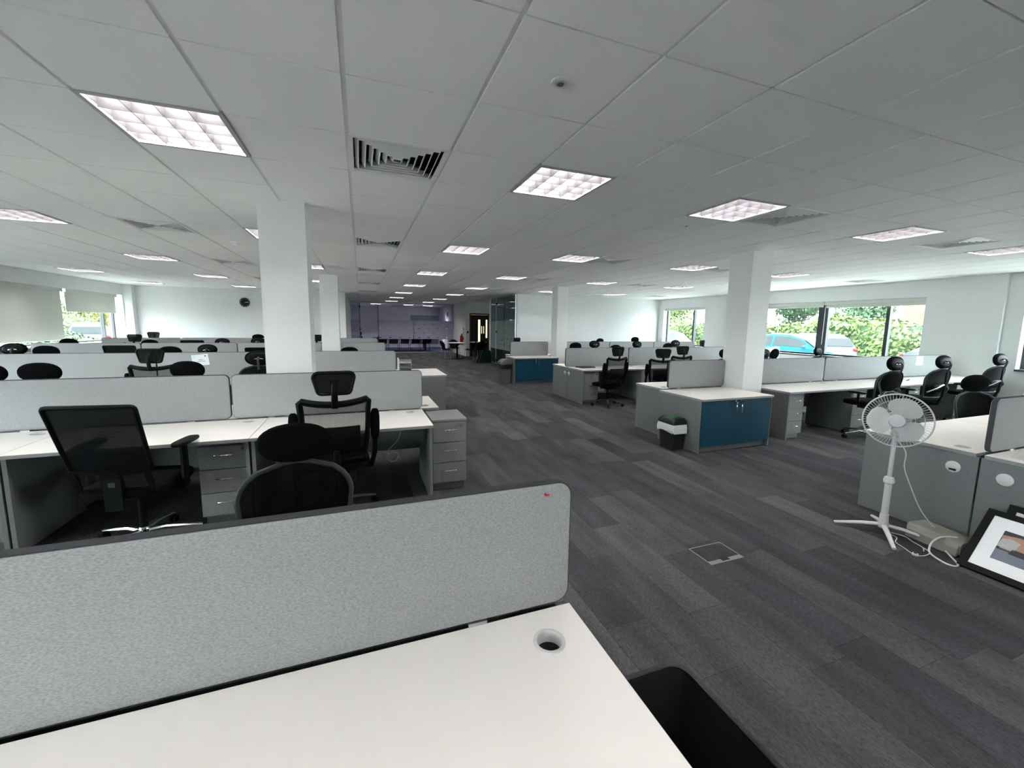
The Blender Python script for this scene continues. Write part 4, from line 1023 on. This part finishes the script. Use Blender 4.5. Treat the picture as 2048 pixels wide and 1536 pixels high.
# ------------------------------------------------------------------ meeting room
t = thing('meeting_table', 'long dark meeting table behind the far glass wall', 'table', (2.4, 22.7, 0))
MB().prism(rr(-1.7, 1.7, .70, .735, .01, 3), -.6, .6).build('tabletop', 'black', t)
for x in (-1.2, 1.2): MB().box(x-.05, x+.05, -.4, .4, .0, .70).build('leg_panel', 'black', t, flat=True)
def make_mchair():
    t = thing('meeting_chair', '', 'chair')
    MB().ell((0, .02, .46), (.24, .23, .035), 20, 8, .5, .5).build('seat', 'blackfab', t)
    MB().surf(lambda u, v: ((2*u-1)*.23, -.22-.10*v+.25*((2*u-1)*.23)**2, .50+.36*v), 8, 6, .03).build('backrest', 'blackfab', t)
    MB().box(-.05, .05, -.262, -.252, .76, .80).build('grip_plate', 'palegrey', t, flat=True)
    for s in (-1, 1):
        MB().tube([(s*.25, -.27, .80), (s*.27, -.24, .66), (s*.27, .16, .66), (s*.26, .20, .60), (s*.25, .20, .03), (s*.25, .16, .014), (s*.25, -.22, .014)], .014, 8).build('side_frame', 'black', t)
    return t
mc = make_mchair()
for k in range(5):
    lab = 'black meeting chair, %s from the open glass door, at the long table' % ORD[k]
    if k == 0: mc.location = (1.15, 21.75, 0); mc['label'] = lab; mc['group'] = 'chairs at the meeting table'
    else: dup(mc, (1.15+.60*k, 21.75+.03*(k % 2), 0), .05*(k-2), lab, 'chairs at the meeting table')
dup(PROTO['O'], (.30, 22.0, 0), -1.45, 'black chair with headrest seen side-on through the open glass door', 'chairs at the meeting table')
t = thing('wall_display', 'wide dark display panel on the meeting room rear wall', 'display', (4.05, 25.6, .25))
MB().box(-.88, .88, -.05, -.01, 0, 1.82).build('screen_glass', 'car_grey', t, flat=True); MB().box(-.90, .90, -.04, 0, -.02, 1.84).build('bezel', 'black', t, flat=True)
t = thing('wall_clock', 'oval clock on the meeting room side wall', 'clock', (5.0, 22.6, 2.15), -PI/2)
MB().lathe([(.15, 0), (.155, .03), (.14, .035), (.139, .0)], n=30, M=Mc, cap=False).build('rim', 'alu', t); MB().lathe([(.14, 0), (.14, .03), (0, .031)], n=30, M=Mc).build('dial', 'bingrey', t)
MB().box(-.004, .004, -.036, -.033, -.01, .11).build('minute_hand', 'white', t, flat=True)
t = thing('partition_board', 'white freestanding board inside the meeting room', 'board', (4.72, 21.9, 0))
MB().box(-.02, .02, -.75, .75, .05, 1.62).build('board_panel', 'white', t, flat=True)
for y in (-.7, .7): MB().box(-.15, .15, y-.03, y+.03, 0, .05).build('board_foot', 'alu', t, flat=True)

# ------------------------------------------------------------------ cafe corner
def cafe_table(x, y, lab):
    t = thing('cafe_table', lab, 'table', (x, y, 0), 0, 'round cafe tables')
    MB().lathe([(.0, .715), (.39, .715), (.40, .725), (.40, .737), (.395, .742), (0, .742)], n=40).build('tabletop', 'white', t)
    MB().cyl((0, 0, .03), (0, 0, .69), .04, n=16).build('column', 'black', t)
    MB().lathe([(.30, .0), (.30, .012), (.08, .03), (.04, .06)], n=32).build('foot_disc', 'black', t)
    MB().lathe([(.045, .60), (.20, .712), (.21, .715)], n=24).build('top_support', 'black', t)
    return t
cafe_table(4.12, 16.15, 'round white cafe table on a black column near the fire extinguisher')
cafe_table(5.30, 16.85, 'round white cafe table half hidden by chairs before the doors')
def make_shell():
    t = thing('cafe_chair', '', 'chair')
    def sh(u, v):
        x = (2*u-1)
        if v < .5:
            q = v*2; return (x*.21, .20-.38*q, .455-.03*math.sin(PI*q)+.04*x*x)
        q = (v-.5)*2; w = .21*(1-.25*math.sin(PI*min(q*1.5, 1)))+.03*q
        return (x*w, -.18-.10*q+.05*x*x, .44+.40*q-.06*x*x*q*q*2)
    MB().surf(sh, 10, 16, .012).build('shell', 'black', t)
    for sx in (-1, 1):
        for sy in (-1, 1): MB().tube([(sx*.10, sy*.08, .43), (sx*.19, sy*.17, .41), (sx*.23, sy*.22, 0)], .008, 7).build('leg', 'chrome', t)
    return t
cs = make_shell()
SH = [(3.62, 16.0, -1.3, 'left of the round white table'), (4.58, 15.62, 1.1, 'between the two round tables'), (5.08, 15.72, .1, 'in front of the double doors'), (5.58, 16.05, .7, 'nearest the glass room corner'), (4.15, 16.85, PI, 'behind the round white table')]
for k, (x, y, rz, nm) in enumerate(SH):
    lab = 'black shell cafe chair on thin legs %s' % nm
    if k == 0: cs.location = (x, y, 0); cs.rotation_euler.z = rz; cs['label'] = lab; cs['group'] = 'cafe chairs'
    else: dup(cs, (x, y, 0), rz, lab, 'cafe chairs')
t = thing('floor_sign', 'dark green angled panel standing by the glass room corner', 'sign', (4.80, 14.05, 0), .45)
MB().prism([(-.38, .004), (.36, .004), (.30, .50), (-.10, .56)], -.02, .0).build('front_board', 'darkgreen', t, flat=True)
MB().prism([(-.33, .004), (.33, .004), (.28, .48), (-.08, .52)], .16, .18).build('rear_board', 'darkgreen', t, flat=True)
MB().box(-.06, .24, -.005, .165, .44, .455).build('hinge_strap', 'black', t, flat=True)
t = thing('fire_extinguisher', 'red fire extinguisher on the grey wall nib by the doors', 'extinguisher', (4.76, 18.0, 0))
MB().lathe([(.0, .55), (.075, .552), (.08, .57), (.08, .95), (.06, 1.0), (.025, 1.02), (.02, 1.06)], n=20).build('cylinder', 'red', t)
MB().box(-.02, .05, -.015, .015, 1.06, 1.09).build('trigger', 'black', t, flat=True)
MB().tube([(.0, -.03, 1.05), (-.05, -.07, .95), (-.06, -.08, .70)], .012, 6).build('hose', 'black', t)
MB().box(.06, .10, -.03, .03, .80, .9).build('wall_bracket', 'black', t, flat=True)
for k, (z, l) in enumerate(((1.32, 'small black safety sign above the fire extinguisher'), (1.14, 'smaller dark sign just over the fire extinguisher'))):
    t = thing('safety_sign', l, 'sign', (4.86, 18.0, z)); MB().box(-.006, 0, -.11+.03*k, .11-.03*k, -.07, .07).build('sign_plate', 'bingrey', t, flat=True); MB().box(-.008, -.006, -.06, .06, -.03, .03).build('sign_symbol', 'palegrey', t, flat=True)
t = thing('door_reader', 'small black card reader on the white wall end', 'card reader', (4.95, 17.5, 1.18)); MB().box(-.04, .04, -.03, 0, -.05, .05).build('reader_body', 'black', t, flat=True); MB().box(-.012, .012, -.033, -.03, -.03, -.01).build('indicator', 'palegrey', t, flat=True)
d1 = bpy.data.objects.new('door_1', None); COL.objects.link(d1); d1['kind'] = 'structure'; d1['label'] = 'dark double doors with lit vision strips and wooden frame'
f = MB(); f.box(5.04, 5.10, 17.46, 17.70, 0, 2.10); f.box(6.00, 6.05, 17.46, 17.70, 0, 2.10); f.box(5.10, 6.00, 17.46, 17.70, 2.03, 2.10); f.build('door_frame', 'wooddark', d1, flat=True)
def dleaf(x0, x1, slots):
    m = MB(); x = x0
    for (a, b, za, zb) in slots: m.box(x, a, 17.56, 17.60, .005, 2.025); m.box(a, b, 17.56, 17.60, .005, za); m.box(a, b, 17.56, 17.60, zb, 2.025); x = b
    m.box(x, x1, 17.56, 17.60, .005, 2.025); l = m.build('door_leaf', 'doordark', d1, flat=True)
    for (a, b, za, zb) in slots: MB().box(a, b, 17.578, 17.584, za, zb).build('vision_panel', 'glass', l, flat=True)
    return l
l1 = dleaf(5.105, 5.72, [(5.49, 5.61, .55, 1.80), (5.66, 5.70, 1.12, 1.48)]); l2 = dleaf(5.725, 5.998, [(5.765, 5.805, 1.12, 1.48), (5.885, 5.975, .9, 1.80)])
MB().box(5.12, 5.50, 17.50, 17.555, 1.95, 2.0).build('door_closer', 'black', l1, flat=True)
t = thing('corridor_glow', 'added glowing sheet standing in for the warm lit corridor behind the double doors', 'glow sheet', (6.15, 19.0, 0))
MB().box(-.95, .95, 1.18, 1.24, .25, 2.35).build('glow_sheet', 'corridor_glow', t, flat=True); MB().box(-.98, .98, 1.24, 1.27, .22, 2.38).build('glow_sheet_back', 'alu', t, flat=True)  # added glowing sheet brightens the door strips in place of a lit corridor wall

# ------------------------------------------------------------------ outdoors
GZ = -.10
struct('ground_car_park', MB().box(11.6, 60, -20, 60, GZ-.2, GZ), 'asphalt')
struct('ground_left', MB().box(-60, -7.2, -20, 80, GZ-.2, GZ), 'concrete')
struct('kerb_right', MB().box(22.6, 22.8, -6, 45, GZ, GZ+.10), 'concrete')
struct('planting_bed', MB().box(22.8, 28.5, -6, 45, GZ, GZ+.12), 'soil')
struct('kerb_left', MB().box(-9.9, -9.75, 10, 60, GZ, GZ+.12), 'concrete')
struct('path_marking', MB().box(15.2, 15.3, -4, 30, GZ, GZ+.004), 'platew')
def leaves(mb, n, fn, s0, s1):
    for _ in range(n):
        c, nr = fn(); s = random.uniform(s0, s1)
        a = nr.orthogonal().normalized(); b = nr.cross(a); an = random.random()*6.28
        u = (a*math.cos(an)+b*math.sin(an)+nr*random.uniform(-.5, .5)).normalized()*s; w = (b*math.cos(an)-a*math.sin(an)+nr*random.uniform(-.5, .5)).normalized()*s*.6
        o = len(mb.v); mb.v += [tuple(c-u), tuple(c+w), tuple(c+u), tuple(c-w)]; mb.f.append((o, o+1, o+2, o+3)); mb.mi.append(mb.m)
def rdir():
    z = random.uniform(-1, 1); a = random.random()*6.283; q = math.sqrt(1-z*z); return Vector((q*math.cos(a), q*math.sin(a), z))
def shrub(name, lab, cat, loc, rad, m, n, s0=.05, s1=.11, blobs=5, group=None, trunk=None):
    t = thing(name, lab, cat, loc, 0, group); random.seed(hash(loc) & 1023)
    B = [(Vector((random.uniform(-.55, .55)*rad[0], random.uniform(-.55, .55)*rad[1], random.uniform(-.35, .55)*rad[2])), random.uniform(.45, .7)) for _ in range(blobs)]
    zc = (trunk or 0) + rad[2]*.95
    def fn():
        b, k = random.choice(B); d = rdir(); return Vector((b.x+d.x*rad[0]*k, b.y+d.y*rad[1]*k, zc+b.z+d.z*rad[2]*k))*1.0, (d+rdir()*.5).normalized()
    mb = MB(); leaves(mb, n, fn, s0, s1); mb.v = [(x, y, max(z, .06)) for x, y, z in mb.v]; cr = mb.build('foliage', m, t, flat=True); cr['kind'] = 'stuff'
    tk = MB().tube([(0, 0, -.0), (.05, .02, zc*.5), (0, 0, zc)], [.05+.05*rad[2]*.5, .05*rad[2]*.6+.02, .02], 8)
    for k in range(4):
        b = B[k % blobs][0]; tk.tube([(.02, .01, zc*.45), (b.x*.5, b.y*.5, zc*.7), (b.x, b.y, zc+b.z)], [.04*rad[2]*.5+.01, .03, .01], 6)
    tk.build('trunk', 'bark', t)
    return t
# hedge along the car park
t = thing('hedge', 'long clipped green hedge beyond the parked cars', 'hedge', (25.2, 18, GZ+.12)); random.seed(11)
mb = MB()
def hf():
    y = random.uniform(-22, 26); h = 1.95+.25*math.sin(y*.9)+.15*math.sin(y*2.3); k = random.random()
    if k < .62: return Vector((-1.0+.18*math.sin(y*1.7)+random.uniform(-.15, .25), y, random.uniform(.15, h))), (Vector((-1, 0, .2))+rdir()*.7).normalized()
    return Vector((random.uniform(-1, .8), y, h+random.uniform(-.25, .12))), (Vector((0, 0, 1))+rdir()*.8).normalized()
leaves(mb, 17000, hf, .07, .15); mb.build('hedge_foliage', 'leaf_a', t, flat=True)['kind'] = 'stuff'
MB().box(-.75, .8, -22, 26, .0, 1.75).build('hedge_core', 'leaf_b', t, flat=True)
for k, (x, y, z, rx, rz, m, nm, n, tr) in enumerate(((29.2, 18.4, 0, 2.1, 1.7, 'leaf_b', 'spreading tree behind the hedge, centre of the wide window', 5200, 1.6), (29.0, 14.5, 0, 1.6, 1.5, 'leaf_b', 'dark tree behind the hedge next to the brick building', 3800, 1.6),
        (29.0, 22.8, 0, 1.5, .9, 'leaf_a', 'light green shrubby tree left of the window post', 3000, .8), (29.4, 30.2, 0, 2.4, 2.0, 'leaf_a', 'broad tree seen through the far right window', 5200, 1.2), (29.4, 36.0, 0, 2.4, 2.0, 'leaf_b', 'tall tree at the left of the far right window', 4600, 1.4))):
    shrub('tree', nm, 'tree', (x, y, GZ+.12), (rx, rx, rz), m, n, .07, .15, 7, 'trees beyond the car park', tr)
shrub('shrub', 'green rounded shrub seen through the far left window', 'shrub', (-12.0, 21.4, GZ), (1.3, 1.3, .62), 'leaf_b', 2600, .05, .11, 5, 'shrubs outside the left window')
shrub('tree', 'light green tree behind the shrub outside the left window', 'tree', (-18.0, 30.5, GZ), (2.6, 2.6, 1.7), 'leaf_a', 5200, .08, .17, 7, None, .6)
shrub('tree', 'yellowing tree behind the silver car outside the left window', 'tree', (-17.5, 36.5, GZ), (2.0, 2.4, 1.6), 'leaf_y', 4000, .08, .17, 6, None, .9)
def car(loc, rz, paint, lab, estate=False, plate='platey'):
    t = thing('car', lab, 'car', loc, rz, 'parked cars')
    #  station: (y along length, half width, sill z, belt z, top z, top half width)
    S = [(-2.12, .62, .42, .60, .62, .50), (-2.02, .78, .25, .78, .82, .66), (-1.75, .84, .20, .90, .98 if not estate else 1.25, .60), (-1.25, .87, .19, .94, 1.34 if not estate else 1.46, .56), (-.55, .88, .19, .95, 1.47, .57),
         (.15, .88, .19, .94, 1.46, .57), (.65, .88, .19, .93, 1.30, .60), (1.10, .87, .19, .90, .97, .70), (1.60, .85, .20, .83, .88, .70), (1.98, .78, .25, .70, .75, .64), (2.12, .60, .42, .58, .60, .48)]
    n = 10; vs = []
    for (y, w, s, b, tz, tw) in S:
        h = [(w*.80, s), (w*.97, s+.10), (w, (s+b)/2), (w*.985, b), (tw, tz-.03), (tw*.75, tz), (0, tz+.015)]
        vs += [(x, y, z) for x, z in h] + [(-x, y, z) for x, z in reversed(h[:-1])]
    k = 13; fs = []; gl = []
    for i in range(len(S)-1):
        for j in range(k):
            f_ = (i*k+j, (i+1)*k+j, (i+1)*k+(j+1) % k, i*k+(j+1) % k)
            fs.append(f_)
    # screens: front and rear between cabin stations
    fs += [tuple(range(k)), tuple(reversed(range((len(S)-1)*k, len(S)*k)))]
    MB().add(vs, fs).build('body', paint, t)
    for sx in (-1, 1):
        for (ya, yb, ua) in ((-1.45, -.42, .5), (-.34, .78, 1.0)):
            def pt(y, u):
                i = max(q for q in range(len(S)-1) if S[q][0] <= y); f_ = (y-S[i][0])/(S[i+1][0]-S[i][0]); a_ = [S[i][q]+(S[i+1][q]-S[i][q])*f_ for q in range(6)]
                return (sx*(a_[1]*.985+(a_[5]-a_[1]*.985)*u+.012), y, a_[3]+(a_[4]-.03-a_[3])*u)
            nn = 6; m_ = MB(); vv = [pt(ya+(yb-ya)*q/nn, .10) for q in range(nn+1)] + [pt(ya+(yb-ya)*q/nn, .86) for q in range(nn+1)]
            m_.add(vv, [(q, q+1, q+nn+2, q+nn+1) for q in range(nn)]); m_.build('side_window', 'carglass', t)
    o = .012
    w1 = MB().add([(.62, .70, 1.27+o), (-.62, .70, 1.27+o), (-.72, 1.08, .99+o), (.72, 1.08, .99+o)], [(0, 1, 2, 3)]); w1.build('windscreen', 'carglass', t)
    w2 = MB().add([(.56, -1.28, 1.33+o), (-.56, -1.28, 1.33+o), (-.62, -1.73, 1.0+o), (.62, -1.73, 1.0+o)] if not estate else [(.56, -1.80, 1.27), (-.56, -1.80, 1.27), (-.64, -2.0, .92), (.64, -2.0, .92)], [(3, 2, 1, 0)]); w2.build('rear_window', 'carglass', t)
    for sx in (-1, 1):
        for y in (-1.32, 1.34):
            w = MB().cyl((sx*.68, y, .31), (sx*.895, y, .31), .31, n=22).build('wheel', 'tyre', t)
            MB().cyl((sx*.88, y, .31), (sx*.902, y, .31), .21, n=16).build('hubcap', 'alu', w)
        MB().ell((sx*.68, -2.0, .74), (.13, .09, .09), 12, 8).build('tail_light', 'taillight', t)
        MB().ell((sx*.64, 1.97, .64), (.15, .11, .07), 12, 8).build('head_light', 'headlight', t)
        MB().ell((sx*.97, .82, .98), (.09, .05, .06), 10, 8).build('door_mirror', paint, t)
    MB().box(-.26, .26, -2.10, -2.085, .60, .71).build('number_plate', plate, t, flat=True)
    return t
car((16.8, 9.9, GZ), math.radians(196), 'car_blue', 'bright blue car parked facing right outside the wide window')
car((21.2, 11.9, GZ), math.radians(-28), 'car_silver', 'silver grey car with a yellow number plate beside the hedge', True)
car((19.8, 5.2, GZ), math.radians(180), 'car_silver', 'pale car with red tail light at the right edge of the wide window')
car((15.8, 16.6, GZ), math.radians(100), 'car_white', 'white car close outside the far right window')
car((19.5, 23.5, GZ), math.radians(95), 'car_white', 'white car further off outside the far right window')
car((-13.9, 27.0, GZ), math.radians(25), 'car_silver', 'silver estate car outside the far left window', True)
t = thing('lamp_post', 'slim pale lamp post behind the blue car', 'lamp post', (22.3, 15.9, GZ))
MB().tube([(0, 0, 0), (0, 0, 5.2)], [.07, .045], 10).build('post', 'palegrey', t); MB().box(-.12, .12, -.5, .06, 5.15, 5.25).build('lamp_head', 'palegrey', t, flat=True)
MB().lathe([(.12, 0), (.12, .25), (.075, .30)], n=14).build('base_sleeve', 'palegrey', t)
t = thing('brick_building', 'orange brick building rising behind the hedge at right', 'building', (38, 14.6, GZ))
MB().box(0, 12, -16, 2.2, 0, 9).build('brick_wall', 'brickwall', t, flat=True)
for y0_ in (-1.6, -6.0, -10.5):
    w = MB().box(-.06, .0, y0_, y0_+2.0, 2.45, 3.05).build('window_frame', 'white', t, flat=True)
    for q in range(3): MB().box(-.075, -.06, y0_+.08+.63*q, y0_+.08+.63*q+.57, 2.52, 2.98).build('pane', 'palegrey', w, flat=True)
MB().box(-.2, 12.2, -16.2, 2.4, 9, 9.25).build('parapet', 'concrete', t, flat=True)
MB().box(-.08, .0, .75, .85, 2.2, 3.2).build('downpipe', 'bark', t, flat=True)
